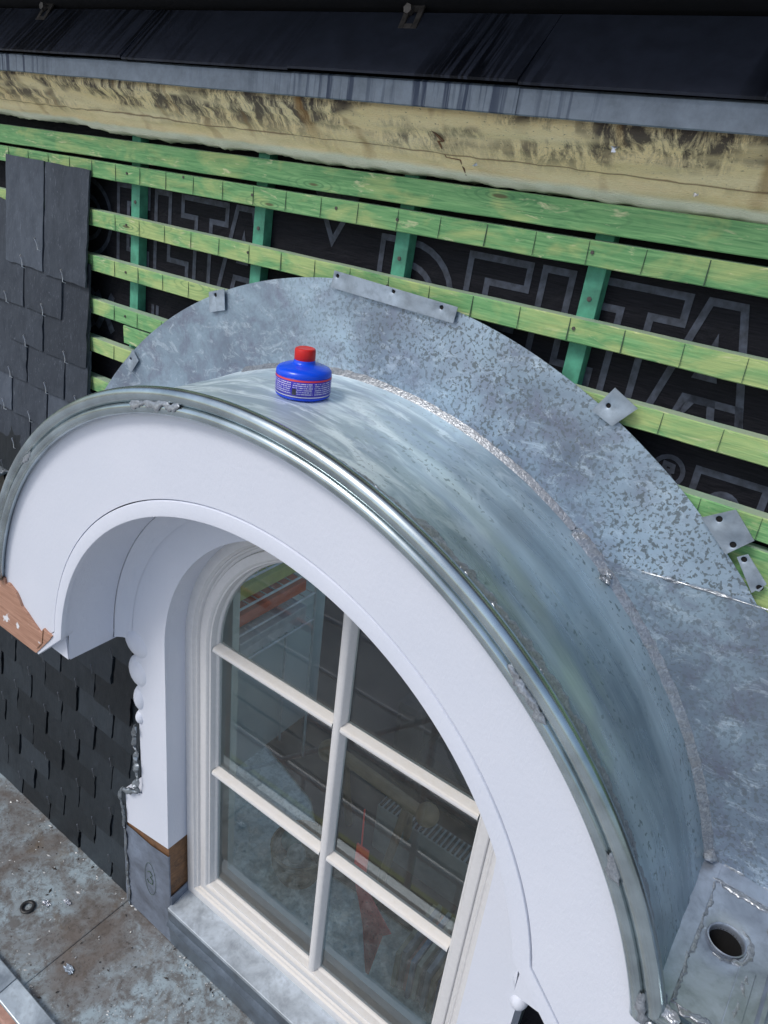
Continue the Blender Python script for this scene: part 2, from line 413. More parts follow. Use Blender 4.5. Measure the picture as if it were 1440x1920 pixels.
def label_mat():
    # bottle label, local z up, text columns as broken white rules
    t = NT('bottle_label'); s_ = t.sep(t.co()); x, y, z = s_[0], s_[1], s_[2]
    ang = t.math('ARCTAN2', y, x)
    arc = t.math('MULTIPLY', ang, .0578)
    def band(v, a, b):
        return t.math('MULTIPLY', t.math('GREATER_THAN', v, a), t.math('LESS_THAN', v, b))
    base = (.035, .02, .42)
    line = t.math('GREATER_THAN', t.math('FRACT', t.math('MULTIPLY', z, 1 / .0042)), .52)
    cb = t.t.nodes.new('ShaderNodeCombineXYZ'); t.L(t.math('MULTIPLY', arc, 750.0), cb.inputs[0])
    t.L(t.math('MULTIPLY', t.math('FLOOR', t.math('MULTIPLY', z, 1 / .0042)), 7.3), cb.inputs[1])
    wn = t.noise(cb.outputs[0], 1.0, 2, .5)
    word = t.math('GREATER_THAN', wn, .46)
    gap = t.math('GREATER_THAN', t.math('ABSOLUTE', t.math('SUBTRACT', t.math('FRACT', t.math('MULTIPLY', arc, 1 / .046)), .5)), .04)
    txt = t.math('MULTIPLY', t.math('MULTIPLY', line, word), t.math('MULTIPLY', gap, band(z, .0125, .0385)))
    col = t.mix(t.math('MULTIPLY', txt, .75), base, (.75, .75, .85))
    col = t.mix(band(z, .0405, .0440), col, (.62, .05, .05))
    col = t.mix(band(z, .0085, .0102), col, (.85, .85, .9))
    # dark hazard square and white edge panel
    sq = t.math('MULTIPLY', band(arc, -.0215, -.0125), band(z, .013, .026))
    col = t.mix(sq, col, (.03, .03, .05))
    col = t.mix(band(arc, -.103, -.094), col, (.75, .77, .85))
    t.set('Base Color', col); t.set('Roughness', .3)
    return t.m

M_flash = zinc_weathered('zinc_flashing_metal', .85)
M_flash2 = zinc_weathered('zinc_flashing_dull', .55, dark=.86)
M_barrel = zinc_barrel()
M_bead = simple('zinc_bead_metal', (.40, .47, .50), .24, .92, .25, 12, .03)
M_tab = zinc_plain('zinc_tab_metal', (.30, .36, .43), .42, .5, .06)
M_shelf = zinc_plain('zinc_shelf_metal', (.40, .45, .53), .34, .75, .15)
M_apron = zinc_plain('zinc_apron_metal', (.12, .15, .19), .42, .5, .08)
M_sill = zinc_plain('zinc_sill_metal', (.40, .45, .50), .5, .45, .1)
M_base = zinc_plain('zinc_base_metal', (.19, .225, .29), .48, .4, .1)
M_lip = zinc_plain('zinc_lip_metal', (.42, .48, .52), .35, .7, .15)
M_fascia = zinc_plain('zinc_fascia_metal', (.15, .185, .225), .55, .3, .1)
M_solder = solder_mat()
M_white = white_paint()
M_green = green_wood()
M_green2 = green_wood('yellow_green_timber', .10)
M_teal = simple('teal_timber', (.065, .27, .18), .7, 0, .35, 30, .2)
M_pencil = simple('pencil_line', (.05, .09, .06), .8)
M_slate = slate_mat('slate_dry', (.034, .044, .062), (.082, .100, .130))
M_slatew = slate_mat('slate_damp_shaded', (.008, .013, .018), (.024, .032, .041), True)  # darker for damp and for wall shadow painted into the colour
M_foam = foam_mat()
M_deck = deck_mat()
M_brown = wood_mat('bare_mahogany', (.27, .135, .085), (.41, .225, .155), (.50, .30, .215), True)
M_oldwood = wood_mat('weathered_wood', (.10, .05, .025), (.20, .10, .045), (.30, .16, .075))
M_frame = weathered_white()
M_glass = glass_mat()
M_membrane = NT('membrane_fabric')
_n = M_membrane.noise(M_membrane.co((3, 1, 60)), 6, 4, .7)
M_membrane.set('Base Color', M_membrane.ramp(_n, [(.3, (.006, .007, .010)), (.7, (.018, .018, .024))])); M_membrane.set('Roughness', .8); M_membrane.set('Specular IOR Level', .15); M_membrane.bump(M_membrane.math('ADD', M_membrane.math('MULTIPLY', _n, .15), M_membrane.noise(M_membrane.co((1, 1, 2)), 7, 3, .6, 1.5)), .6, .012)
M_membrane = M_membrane.m
M_print = simple('membrane_print', (.050, .060, .085), .75, 0, .5, 60)
M_dark = simple('anthracite_sheet', (.012, .015, .026), .38, .0, .35, 12, .1)
M_gutter = simple('gutter_black', (.004, .005, .008), .7, 0, .3, 12)
M_brk = simple('bracket_steel', (.10, .09, .085), .5, .5, .4, 60)
M_hook = simple('hook_steel', (.55, .57, .61), .3, .9, .1, 60)
M_hookd = simple('hook_dull', (.16, .17, .19), .4, .7, .2, 60)
M_rubber = simple('black_rubber', (.012, .012, .013), .5)
M_blue = simple('blue_plastic', (.004, .075, .78), .25, 0, .06, 4)
M_red = simple('red_plastic', (.62, .012, .012), .38, 0, .08, 8)
M_void = simple('cavity_shade', (.004, .004, .005), .9)  # near-black colour standing in for shade inside holes and gaps
M_lead = zinc_plain('lead_sheet', (.25, .28, .31), .35, .8, .3)
M_tan = simple('tan_render', (.30, .25, .20), .85, 0, .2, 30, .2)
M_brick = simple('pink_brick', (.42, .25, .20), .85, 0, .3, 18, .3)
M_ground = simple('street_ground', (.40, .40, .39), .9, 0, .3, .4)
M_wall = simple('plain_wall', (.20, .22, .21), .9, 0, .1, 3)

def yw(z): return .329 + .07 * z           # front plane of the battens on the leaning wall

# ------------------------------------------------------------------ ground far below, and the building body
mb = MB(); mb.add([(-160, -160, -9), (160, -160, -9), (160, 160, -9), (-160, 160, -9)], [(0, 1, 2, 3)])
tag(mb.build('ground', M_ground), kind='structure')
# ------------------------------------------------------------------ roof deck
deck = tag(empty('roof_deck'), kind='structure')
mb = MB(); mb.box(-3.2, -.772, -.242, .27, -1.40, -1.25); mb.build('deck_sheet', M_deck, deck)
mb = MB(); mb.box(-.766, 2.4, -.242, .205, -1.40, -1.253); mb.build('deck_sheet', M_deck, deck)
mb = MB(); mb.tube([(-.769, -.24, -1.251), (-.769, .205, -1.251)], .003, 8, flat=.5); mb.build('deck_seam', M_deck, deck)
mb = MB(); mb.hexa([(-3.2, -.315, -1.245), (-.79, -.315, -1.245), (-.79, -.238, -1.240), (-3.2, -.238, -1.240), (-3.2, -.315, -1.228), (-.79, -.315, -1.228), (-.79, -.238, -1.221), (-3.2, -.238, -1.221)])
mb.build('edge_strip', M_lip, deck, bevel=.003)
mb = MB(); mb.hexa([(-.787, -.315, -1.243), (2.4, -.315, -1.243), (2.4, -.238, -1.238), (-.787, -.238, -1.238), (-.787, -.315, -1.226), (2.4, -.315, -1.226), (2.4, -.238, -1.219), (-.787, -.238, -1.219)])
mb.build('edge_strip', M_lip, deck, bevel=.003)
t_ = empty('facade_wall', (0, -.3, -9), 'pink brick facade wall dropping away below the zinc edge of the roof deck', 'wall')
mb = MB(); mb.box(-3.2, 2.4, -.30, .16, -9.0, -1.402); mb.build('brickwork', M_brick, t_)

# loose bits on the deck
rnd = random.Random(5)
mb = MB()
for i in range(230):
    x = rnd.uniform(-1.75, .1); y = rnd.uniform(-.22, .20)
    if x < -.9 and rnd.random() < .4: y = rnd.gauss(.08, .07)
    if rnd.random() < .25: y = .2 - abs(rnd.gauss(0, .012))
    y = min(.2, max(-.23, y)); s = rnd.uniform(.0012, .0042) * (1.6 if rnd.random() < .12 else 1)
    a = rnd.uniform(0, 6.3); l = s * rnd.uniform(1, 2.5); z0 = -1.2495
    v = [(x + cos(a) * l, y + sin(a) * l, z0), (x - sin(a) * s, y + cos(a) * s, z0), (x - cos(a) * l, y - sin(a) * l, z0), (x + sin(a) * s, y - cos(a) * s, z0),
         (x + rnd.uniform(-s, s) * .5, y + rnd.uniform(-s, s) * .5, z0 + s * .9)]
    mb.add(v, [(0, 1, 4), (1, 2, 4), (2, 3, 4), (3, 0, 4)], 0 if rnd.random() < .6 else 1)
tag(mb.build('debris', [simple('pale_chips', (.55, .55, .53), .4, .3), simple('dark_grit', (.05, .045, .04), .8)]),
    'pale metal chips and dark grit scattered over the zinc roof deck', 'debris', kind='stuff')
mb = MB(); N = 28; pts = [(-1.023 + .0215 * cos(2 * pi * i / N), -.064 + .0215 * sin(2 * pi * i / N), -1.244) for i in range(N)]
mb.tube(pts, .0068, 10, flat=.7, closed=True, up=(0, 0, 1))
tag(autosmooth(mb.build('rubber_ring', M_rubber)), 'small black rubber ring lying on the roof deck', 'ring')
# foil scraps near the ring
for k, (x, y, s, lb) in enumerate([(-.985, -.01, .016, 'crumpled silver foil scrap beside the black rubber ring'),
                               (-.93, .045, .015, 'crumpled silver foil scrap on the deck between the ring and the pilaster'),
                               (-.70, -.10, .02, 'torn flat zinc offcut on the deck below the pilaster')]):
    mb = MB(); n = 9
    v = [(x + (i % n - 4) / 4 * s * (1 + .3 * rnd.uniform(-1, 1)), y + (i // n - 4) / 4 * s * .55 * (1 + .3 * rnd.uniform(-1, 1)), -1.2475 + (rnd.uniform(0, .35) * s if k < 2 else rnd.uniform(0, .08) * s)) for i in range(n * n)]
    mb.add(v, [(j * n + i, j * n + i + 1, (j + 1) * n + i + 1, (j + 1) * n + i) for j in range(n - 1) for i in range(n - 1)])
    tag(mb.build('foil_scrap' if k < 2 else 'zinc_offcut', M_hook if k < 2 else M_tab), lb, 'scrap')

# ------------------------------------------------------------------ wall behind: membrane, counter battens, battens
def wallbox(mb, x0, x1, off0, off1, z0, z1, mi=0):
    mb.hexa([(x0, yw(z0) + off0, z0), (x1, yw(z0) + off0, z0), (x1, yw(z0) + off1, z0), (x0, yw(z0) + off1, z0),
             (x0, yw(z1) + off0, z1), (x1, yw(z1) + off0, z1), (x1, yw(z1) + off1, z1), (x0, yw(z1) + off1, z1)], mi)
mem = empty('roofing_membrane', (0, yw(-1.2) + .06, -1.25), 'black roofing membrane with outlined lettering stretched behind the green battens', 'membrane')
mb = MB(); wallbox(mb, -3.2, -.62, .060, .075, -1.25, 1.56); wallbox(mb, -.62, .74, .060, .075, .63, 1.56); wallbox(mb, .74, 2.4, .060, .075, -1.25, 1.56)
mb.build('sheet', M_membrane, mem)

def strokes(polys, w=.0135):
    mb = MB()
    for P in polys:
        P = [Vector((p[0], 0, p[1])) for p in P]
        closed = (P[0] - P[-1]).length < 1e-6
        if closed: P = P[:-1]
        N = len(P); L = []; Rr = []
        for i, p in enumerate(P):
            a = P[i - 1] if (i or closed) else None; b = P[(i + 1) % N] if (i < N - 1 or closed) else None
            d1 = (p - a).normalized() if a is not None else None; d2 = (b - p).normalized() if b is not None else None
            if d1 is None: d1 = d2
            if d2 is None: d2 = d1
            n1 = Vector((-d1.z, 0, d1.x)); n2 = Vector((-d2.z, 0, d2.x)); m = (n1 + n2)
            m = m.normalized() if m.length > .05 else n1
            k = w / 2 / max(.45, m.dot(n1))
            L.append(p + m * k); Rr.append(p - m * k)
        rows = [[a, b] for a, b in zip(L, Rr)]
        rows = [[Vector((q.x, yw(q.z) + .0585, q.z)) for q in r] for r in rows]
        mb.strip(rows, closed=closed)
    return mb
def arcp(cx, cz, rx, rz, a0, a1, n=14):
    return [(cx + rx * cos(radians(a0 + (a1 - a0) * i / n)), cz + rz * sin(radians(a0 + (a1 - a0) * i / n))) for i in range(n + 1)]
def word_delta(x0):
    T, B, t = 1.332, 1.118, .046
    P = []
    P.append([(x0, B), (x0, T), (x0 + .075, T)] + arcp(x0 + .075, (T + B) / 2, .120, (T - B) / 2, 90, -90)[1:] + [(x0, B)])
    P.append([(x0 + t, B + t), (x0 + t, T - t), (x0 + .075, T - t)] + arcp(x0 + .075, (T + B) / 2, .072, (T - B) / 2 - t, 90, -90)[1:] + [(x0 + t, B + t)])
    e = x0 + .228; M = (T + B) / 2
    P.append([(e, B), (e, T), (e + .135, T), (e + .135, T - t), (e + t, T - t), (e + t, M + .022), (e + .12, M + .022), (e + .12, M - .022), (e + t, M - .022), (e + t, B + t), (e + .135, B + t), (e + .135, B), (e, B)])
    l = x0 + .395
    P.append([(l, B), (l, T), (l + .058, T), (l + .058, B + t), (l + .135, B + t), (l + .135, B), (l, B)])
    c = x0 + .590
    P.append([(c - .085, T), (c + .085, T), (c + .085, T - t), (c + .027, T - t), (c + .027, B), (c - .030, B), (c - .030, T - t), (c - .085, T - t), (c - .085, T)])
    a = x0 + .740
    P.append([(a - .085, B), (a - .028, T), (a + .028, T), (a + .085, B), (a + .035, B), (a + .024, B + .045), (a - .024, B + .045), (a - .035, B), (a - .085, B)])
    P.append([(a - .014, B + .088), (a + .014, B + .088), (a, B + .15), (a - .014, B + .088)])
    return P
for x0 in (-1.232, -.060, 1.11):
    strokes(word_delta(x0)).build('printed_lettering', M_print, mem)
strokes([[(-.262, 1.40), (-.205, 1.300), (-.148, 1.40), (-.262, 1.40)]]).build('printed_emblem', M_print, mem)
# second line of print, smaller
def xx(c, z, w=.04, h=.055): return [[(c - w, z - h), (c + w, z + h)], [(c + w, z - h), (c - w, z + h)]]
def mm_(c, z, w=.042, h=.055): return [[(c - w, z - h), (c - w, z + h), (c, z - h * .3), (c + w, z + h), (c + w, z - h)]]
strokes(mm_(-1.36, .962) + [[(-1.30, .907), (-1.265, 1.017), (-1.23, .907)], [(-1.285, .945), (-1.245, .945)]] + xx(-1.165, .962) + xx(-1.067, .962), .024).build('printed_lettering', M_print, mem)
strokes([[(-.90, 1.02), (-.90, .90)], [(-.88, 1.02), (-.88, .90)], [(-.84, 1.03), (-.84, .90)], [(-.82, 1.03), (-.82, .90)]], .012).build('printed_lettering', M_print, mem)
strokes([arcp(.668, 1.022, .028, .028, 0, 360, 20), [(.66, 1.008), (.66, 1.036), (.675, 1.034), (.676, 1.024), (.66, 1.021)], [(.668, 1.021), (.678, 1.008)]], .009).build('printed_symbol', M_print, mem)
strokes([[(.72, .93), (.72, 1.043), (.84, 1.043), (.84, .93), (.72, .93)], arcp(.778, .985, .026, .026, 180, 0, 10)], .013).build('printed_emblem', M_print, mem)
strokes([[(.652, 1.125), (.672, 1.163), (.752, 1.163), (.765, 1.125)]], .013).build('printed_emblem', M_print, mem)

# counter battens (uprights)
cbp = empty('counter_batten')
mb = MB(); wallbox(mb, -.018, .018, .030, .0585, .74, 1.50); mb.build('timber', M_teal, cbp, bevel=.0015)
mb = MB(); z = 1.298; mb.cyl((0, yw(z) + .031, z), (0, yw(z) + .0285, z), .0045, 12); mb.build('screw_head', M_brk, cbp)
where = {-.890: 'leftmost green upright batten beside the slates', -.4155: 'green upright batten above the left of the zinc flashing',
         .009: 'green upright batten above the long three-hole zinc strip', .446: 'green upright batten meeting the right of the arched flashing'}
first = True
for x, lb in where.items():
    if first: o = cbp; first = False
    else:
        o = cbp.copy(); COL.objects.link(o)
        for c in cbp.children:
            q = c.copy(); COL.objects.link(q); q.parent = o
    o.location = (x, 0, 0)
    tag(o, lb, 'batten', 'upright counter battens behind the horizontal battens')

def batten(zl, zr, label, mat=None, h=.044, off=0, th=.030, x0=-3.2, x1=2.4, marks=True, nails=(), seed=0, name='roof_batten', cat='batten', group='horizontal green battens on the wall'):
    """zl, zr : top edge height at x=-1.05 and x=.80"""
    k = (zr - zl) / 1.85
    zt = lambda x: zl + k * (x + 1.05)
    o = empty(name, (x0, yw(zl), zt(x0)), label, cat, group)
    rnd = random.Random(seed); mb = MB(); N = 60
    rows = []
    uv = []
    for i in range(N + 1):
        x = x0 + (x1 - x0) * i / N; z = zt(x) + rnd.uniform(-.0006, .0006); w = rnd.uniform(-.0006, .0006)
        y0 = yw(z) + off; y1 = y0 + th
        rows.append([(x, y0, z - h + w + .002), (x, y0 + .0003, z - h + w + .003), (x, y0, z - .002), (x, y0 + .002, z), (x, y1, z), (x, y1, z - h), (x, y0 + .002, z - h + w), (x, y0, z - h + w + .002)])
    mb.strip(rows)
    mb.add(rows[0][1:], [tuple(range(7))]); mb.add(rows[-1][1:], [tuple(reversed(range(7)))])
    if marks:
        x = x0 + .03; n0 = int((x0 + 1.045) / .1055) - 1
        for n in range(n0, 40):
            x = -1.045 + n * .1055 + rnd.uniform(-.001, .001)
            if not (x0 + .01 < x < x1 - .01): continue
            z1 = zt(x) - .001; z0 = z1 - h + .003; s = rnd.uniform(-.0015, .0015); q = .0004 if rnd.random() < .7 else .0008
            mb.hexa([(x - q + s, yw(z0) + off - .0006, z0), (x + q + s, yw(z0) + off - .0006, z0), (x + q + s, yw(z0) + off + .001, z0), (x - q + s, yw(z0) + off + .001, z0),
                     (x - q, yw(z1) + off - .0006, z1), (x + q, yw(z1) + off - .0006, z1), (x + q, yw(z1) + off + .001, z1), (x - q, yw(z1) + off + .001, z1)], 1)
    b = mb.build('timber', [mat or M_green, M_pencil], o)
    for (nx, dz) in nails:
        mb = MB(); z = zt(nx) - dz; mb.cyl((nx, yw(z) + off + .002, z), (nx, yw(z) + off - .0008, z), .0034, 10); mb.build('nail', M_brk, o)
    return o
NW = (-.889, -.4155, .009, .441)
batten(1.4465, 1.467, 'thick green timber directly under the yellow foam, topmost and without pencil marks', M_green, h=.050, off=-.004, th=.05, marks=False, seed=1,
       nails=(), name='eave_timber', cat='timber', group='horizontal green battens on the wall')
batten(1.387, 1.4045, 'uppermost marked green batten running above the slates and the lettering', M_green, seed=2, nails=[(NW[0], .019), (-.661, .006), (NW[1], .02), (NW[2], .02), (NW[3], .02), (-.157, .018)])
batten(1.2585, 1.2655, 'second marked green batten, touching the long three-hole zinc strip', M_green2, seed=3, nails=[(NW[0], .02), (NW[1], .018), (NW[2], .02), (NW[3], .018)])
batten(1.1345, 1.1425, 'third marked green batten, reaching the flashing by the small left tab', M_green2, seed=4, nails=[(NW[0], .022), (NW[3], .02)])
batten(1.0105, 1.0145, 'fourth marked green batten, with a big knot left of the flashing', M_green, seed=5, nails=[(NW[0], .02)])
batten(.895, .896, 'fifth marked green batten, under the tiny leftmost zinc tab', M_green2, seed=6)
batten(.773, .775, 'sixth green batten, a short bit showing beside the slates above the arch', M_green2, seed=7)
batten(.648, .650, 'seventh green batten, showing only at the left picture edge beside the slates', M_green, seed=8, x1=-.9)
batten(.530, .532, 'eighth green batten, showing only at the left edge below the seventh', M_green2, seed=9, x1=-.9)
batten(.405, .405, 'lowest green batten above the small zinc ledge at the left edge', M_green, seed=10, x1=-1.0)
batten(.962, .962, 'short cracked green offcut with a sawn end wedged between battens left of the flashing', M_green, h=.052, off=.004, th=.026, x0=-.902, x1=-.55, marks=False, seed=11, name='batten_offcut', group=None)
batten(.955, .955, 'pale green board between battens behind the right zinc tabs', M_green, h=.075, off=.006, th=.024, x0=.62, x1=2.0, marks=False, seed=12, name='green_board', cat='board', group=None)

# ------------------------------------------------------------------ slates
def slate_mesh(w, h, seed, th=.0058):
    """hanging slate: local x centre, z from 0 (bottom) to h, y=0 front at bottom"""
    rnd = random.Random(seed); mb = MB(); nx, nz = 7, 12; F = []
    for j in range(nz + 1):
        for i in range(nx + 1):
            x = -w / 2 + w * i / nx; z = h * j / nz
            if i in (0, nx): x += (rnd.uniform(-.0030, .0012) - (.004 if rnd.random() < .12 else 0)) * (1 if i else -1)
            if j in (0, nz): z += rnd.uniform(-.0018, .0028) * (1 if j == 0 else -1)
            F.append((x, z))
    v = [(x, rnd.uniform(-.0007, .0007), z) for x, z in F] + [(x * .995, th, z) for x, z in F]
    n = (nx + 1) * (nz + 1); f = []
    for j in range(nz):
        for i in range(nx):
            a = j * (nx + 1) + i; f.append((a, a + 1, a + nx + 2, a + nx + 1)); f.append((n + a, n + a + nx + 1, n + a + nx + 2, n + a + 1))
    ring = list(range(nx + 1)) + [(nx + 1) * (j + 1) - 1 for j in range(1, nz + 1)] + [(nx + 1) * nz + i for i in range(nx - 1, -1, -1)] + [(nx + 1) * j for j in range(nz - 1, 0, -1)]
    for i in range(len(ring)):
        a, b = ring[i], ring[(i + 1) % len(ring)]; f.append((b, a, n + a, n + b))
    mb.add(v, f); return mb
def hook_mesh():
    mb = MB(); pts = [(-.006, -.004, .030), (-.004, -.008, .026), (-.0015, -.006, .018), (.001, -.005, .006), (.003, -.006, -.003), (.006, .002, -.006)]
    mb.tube(pts, [.0015, .0013, .0010, .0010, .0010, .0010], 7)
    mb.tube([(-.006, -.005, .0305), (-.0062, -.0085, .0285)], .0022, 7)
    return mb
HOOK = autosmooth(hook_mesh().build('hook', M_hook)); HOOKD = HOOK.data.copy(); HOOKD.materials[0] = M_hookd
SM = {}
def slate(xc, w, zb, h, mat, label, group, hook=True, off=-.022, tilt=.0155, hookmesh=None, var=0, hx=0.0):
    TH = .0058 if mat is M_slate else .0085
    key = (round(w, 3), round(h, 3), mat.name, var)
    if key not in SM:
        SM[key] = slate_mesh(w, h, hash(key[:2]) % 999 + var, TH).build('slate_tmp', mat).data
        bpy.data.objects.remove(bpy.data.objects['slate_tmp'])
    root = bpy.data.objects.new('wall_slate', SM[key]); COL.objects.link(root)
    root.location = (xc, yw(zb) + off, zb); root.rotation_euler = (-math.atan((tilt + .07 * h) / h), 0, 0)
    tag(root, label, 'slate', group)
    if hook:
        o = bpy.data.objects.new('hook', hookmesh or HOOK.data); COL.objects.link(o); o.parent = root; o.location = (hx, -.0005, 0)
    return root
ordn = ['first', 'second', 'third', 'fourth', 'fifth', 'sixth', 'seventh', 'eighth', 'ninth', 'tenth', 'eleventh', 'twelfth', 'thirteenth', 'fourteenth']
G1 = 'hanging slates on the upper left wall'
UP = [  # x0, x1, zb, height, label
    (-1.482, -1.272, 1.050, .315, 'tall scratched dark slate at the top left corner of the hung slates'),
    (-1.268, -1.050, 1.044, .321, 'tall smooth dark slate at the top right of the hung slates, beside open battens'),
    (-1.592, -1.388, .922, .312, 'dark slate cut by the left picture edge, second row from the top'),
    (-1.383, -1.178, .922, .312, 'short-looking dark slate in the second row, under the joint of the top two'),
    (-1.490, -1.285, .800, .312, 'third row dark slate on the left of the ragged vertical joint, chipped edge'),
    (-1.280, -1.050, .800, .312, 'third row dark slate on the right, at the open battens'),
    (-1.592, -1.386, .672, .312, 'fourth row dark slate at the left edge'),
    (-1.380, -1.172, .672, .312, 'fourth row dark slate in the middle'),
    (-1.168, -1.050, .672, .312, 'narrow half slate at the right end of the fourth row'),
    (-1.592, -1.486, .545, .312, 'narrow slate at the left end of the fifth row'),
    (-1.482, -1.276, .545, .312, 'wide dark slate in the fifth row, left of the joint'),
    (-1.272, -1.050, .545, .312, 'fifth row dark slate on the right, partly behind the zinc arch'),
    (-1.592, -1.384, .415, .312, 'sixth row dark slate, its lower corner hanging over the lowest batten'),
    (-1.380, -1.170, .415, .312, 'sixth row dark slate disappearing behind the zinc arch'),
    (-1.166, -1.050, .415, .312, 'narrow slate of the sixth row behind the zinc arch'),
    (-1.488, -1.276, .290, .312, 'seventh row slate, the lowest hanging beside the zinc arch'),
    (-1.272, -1.050, .290, .312, 'seventh row slate hidden behind the zinc arch'),
]
for i, (a, b, zb, h, lb) in enumerate(UP):
    a += .006; b += .006
    slate((a + b) / 2, b - a - .003, zb, h, M_slate, lb, G1, hx=(.01 if i > 1 else 0), var=i)
o = bpy.data.objects.new('slate_hook', HOOK.data); COL.objects.link(o); o.location = (-1.285, yw(1.13) - .022, 1.115)
tag(o, 'loose bent steel slate hook in the joint between the two top slates', 'hook')

G2 = 'damp black slates on the wall left of the window'
row = 0
for k in range(-6, 8):
    zb = -.416 - .1215 * k
    par = k % 2
    hgt = .30
    xs = [-.897 - .107 * par - .2137 * j for j in range(0, 5)]
    if par == 1: xs = [-.790] + xs
    nrow = k
    lvl = 7 - k
    for j, xc in enumerate(xs):
        x0, x1 = xc - .1028, xc + .1028
        if x1 > -.742: x1 = -.742
        zz = zb; hh = hgt
        if zb < -1.249: hh = hgt - (-1.249 - zb); zz = -1.249
        if x1 - x0 < .03 or x0 < -2.1: continue
        slate((x0 + x1) / 2, x1 - x0, zz, hh, M_slatew,
              'damp wall slate, %s from the pilaster, %s row above the roof deck' % (ordn[j], ordn[lvl]),
              G2, hook=(zb > -1.2 and abs(xc - (x0 + x1) / 2) < .01), hookmesh=HOOKD, var=(j * 3 + k) % 7, off=-.027 - (.004 if (j + k) % 3 == 0 else 0), tilt=.023)
bpy.data.objects.remove(HOOK)
# slate next to pilaster, upper part behind ornaments
for q, (zb, lb) in enumerate([(-.55, 'slate tucked behind the scalloped ornaments, lower one'), (-.30, 'slate tucked behind the scalloped ornaments, middle one'), (-.05, 'slate tucked behind the scalloped ornaments, upper one')]):
    slate(-.675, .125, zb, .30, M_slatew, lb, G2, hook=False, off=-.018, tilt=.012, var=q)

# ------------------------------------------------------------------ eave: foam, fascia, roof sheets, gutter
rnd = random.Random(3)
mb = MB(); NX, NV = 560, 26; rows = []; uvs = []
nz1 = [rnd.uniform(-1, 1) for _ in range(400)]
def n1(x, s):
    t = x * s + 100; i = int(math.floor(t)); f = t - i; f = f * f * (3 - 2 * f); return nz1[i % 400] * (1 - f) + nz1[(i + 1) % 400] * f
for i in range(NX + 1):
    x = -3.2 + 5.6 * i / NX
    low = .007 * n1(x, 3.1) + .003 * n1(x, 11) + .0015 * n1(x, 60) + (.018 if -1.28 < x < -.98 else 0) * (1 - abs(x + 1.13) / .15) * .6
    prof = [(.335, 1.585), (.333, 1.571), (.362, 1.543), (.392, 1.513), (.418, 1.484 + low * .5), (.430, 1.470 + low), (.442, 1.464 + low), (.47, 1.462 + low), (.52, 1.47)]
    # resample
    L = [0]
    for a, b in zip(prof, prof[1:]): L.append(L[-1] + hypot(b[0] - a[0], b[1] - a[1]))
    r = []; u = []
    for j in range(NV + 1):
        t = L[-1] * j / NV; k = max(q for q in range(len(L) - 1) if L[q] <= t + 1e-9); f = (t - L[k]) / (L[k + 1] - L[k])
        y = prof[k][0] + (prof[k + 1][0] - prof[k][0]) * f; z = prof[k][1] + (prof[k + 1][1] - prof[k][1]) * f
        d = .0025 * n1(x + j * 3.3, 40) + .003 * n1(x * .6 + j * 1.7, 9)
        if j < 2 or j > NV - 3: d = 0
        r.append((x, y + d * .7, z + d * .7)); u.append((x, t / .165))
    rows.append(r); uvs.append(u)
mb.strip(rows, uvs=uvs)
fo = empty('foam_insulation', (0, .43, 1.46), 'long yellow foam insulation edge with black mould streaks under the zinc eave', 'insulation')
o = mb.build('foam_face', M_foam, fo, smooth=True, uv=True)
mb = MB(); mb.box(-3.2, 2.4, .50, .9, 1.475, 1.60); mb.build('foam_core', M_tan, fo)
mb = MB(); mb.hexa([(-3.2, .328, 1.587), (2.4, .328, 1.587), (2.4, .9, 1.601), (-3.2, .9, 1.601), (-3.2, .328, 1.616), (2.4, .328, 1.616), (2.4, .9, 2.1), (-3.2, .9, 2.1)]); mb.build('eave_backing', M_void, fo)  # unseen dark backing added to block sky behind the sheet gaps
# stepped cut in the foam and foil flecks
mb = MB()
P = [(.10, 1.555, .352), (.13, 1.53, .375), (.118, 1.53, .375), (.125, 1.505, .40), (.155, 1.503, .402), (.16, 1.478, .424)]
mb.tube([(x, y + .0002, z) for x, z, y in P], .0016, 6); mb.build('cut_line', M_oldwood, fo)
for (x, z, y, s, lb) in [(.47, 1.545, .354, .010, 'silver foil fleck high on the foam at the right'), (.19, 1.497, .402, .007, 'silver foil fleck beside the stepped cut in the foam'), (.60, 1.497, .402, .007, 'silver foil fleck low on the foam at the right edge')]:
    mb = MB(); v = [(x + rnd.uniform(-s, s), y - .004 + rnd.uniform(-s, s) * .3, z + rnd.uniform(-s, s) * .8) for _ in range(9)]
    mb.add(v, [(0, 1, 2), (2, 3, 4), (4, 5, 6), (6, 7, 8), (1, 4, 7), (0, 3, 8)]); tag(mb.build('foil_fleck', M_hook), lb, 'scrap')

def streaked(name, base_c, dark_c, rough, sc, lo, hi, msc):
    t = NT(name); c = t.co((sc, .8, .8)); n = t.noise(c, 3.0, 3, .6, .2); m = t.noise(t.co((1, .3, .3)), msc, 2, .5)
    a = t.noise(t.co(), 25, 5, .7)
    b = t.ramp(a, [(.3, tuple(k * .8 for k in base_c)), (.7, tuple(k * 1.25 for k in base_c))])
    k = t.math('MULTIPLY', t.ramp(n, [(lo, 0.0), (hi, 1.0)]), t.ramp(m, [(.42, 0.0), (.52, 1.0)]))
    b = t.mix(k, b, dark_c); t.set('Base Color', b); t.set('Roughness', rough); t.set('Specular IOR Level', .25); t.bump(a, .1, .002); return t.m
M_fascia = streaked('fascia_zinc', (.16, .195, .24), (.035, .05, .085), .45, 22, .50, .60, 2.2)
M_dark = streaked('dark_roof_metal', (.021, .025, .038), (.002, .003, .006), .42, 20, .47, .53, 2.6)
M_stain = simple('fascia_stain', (.045, .06, .10), .35, .3, .4, 40)
G3 = 'zinc fascia strips along the eave'
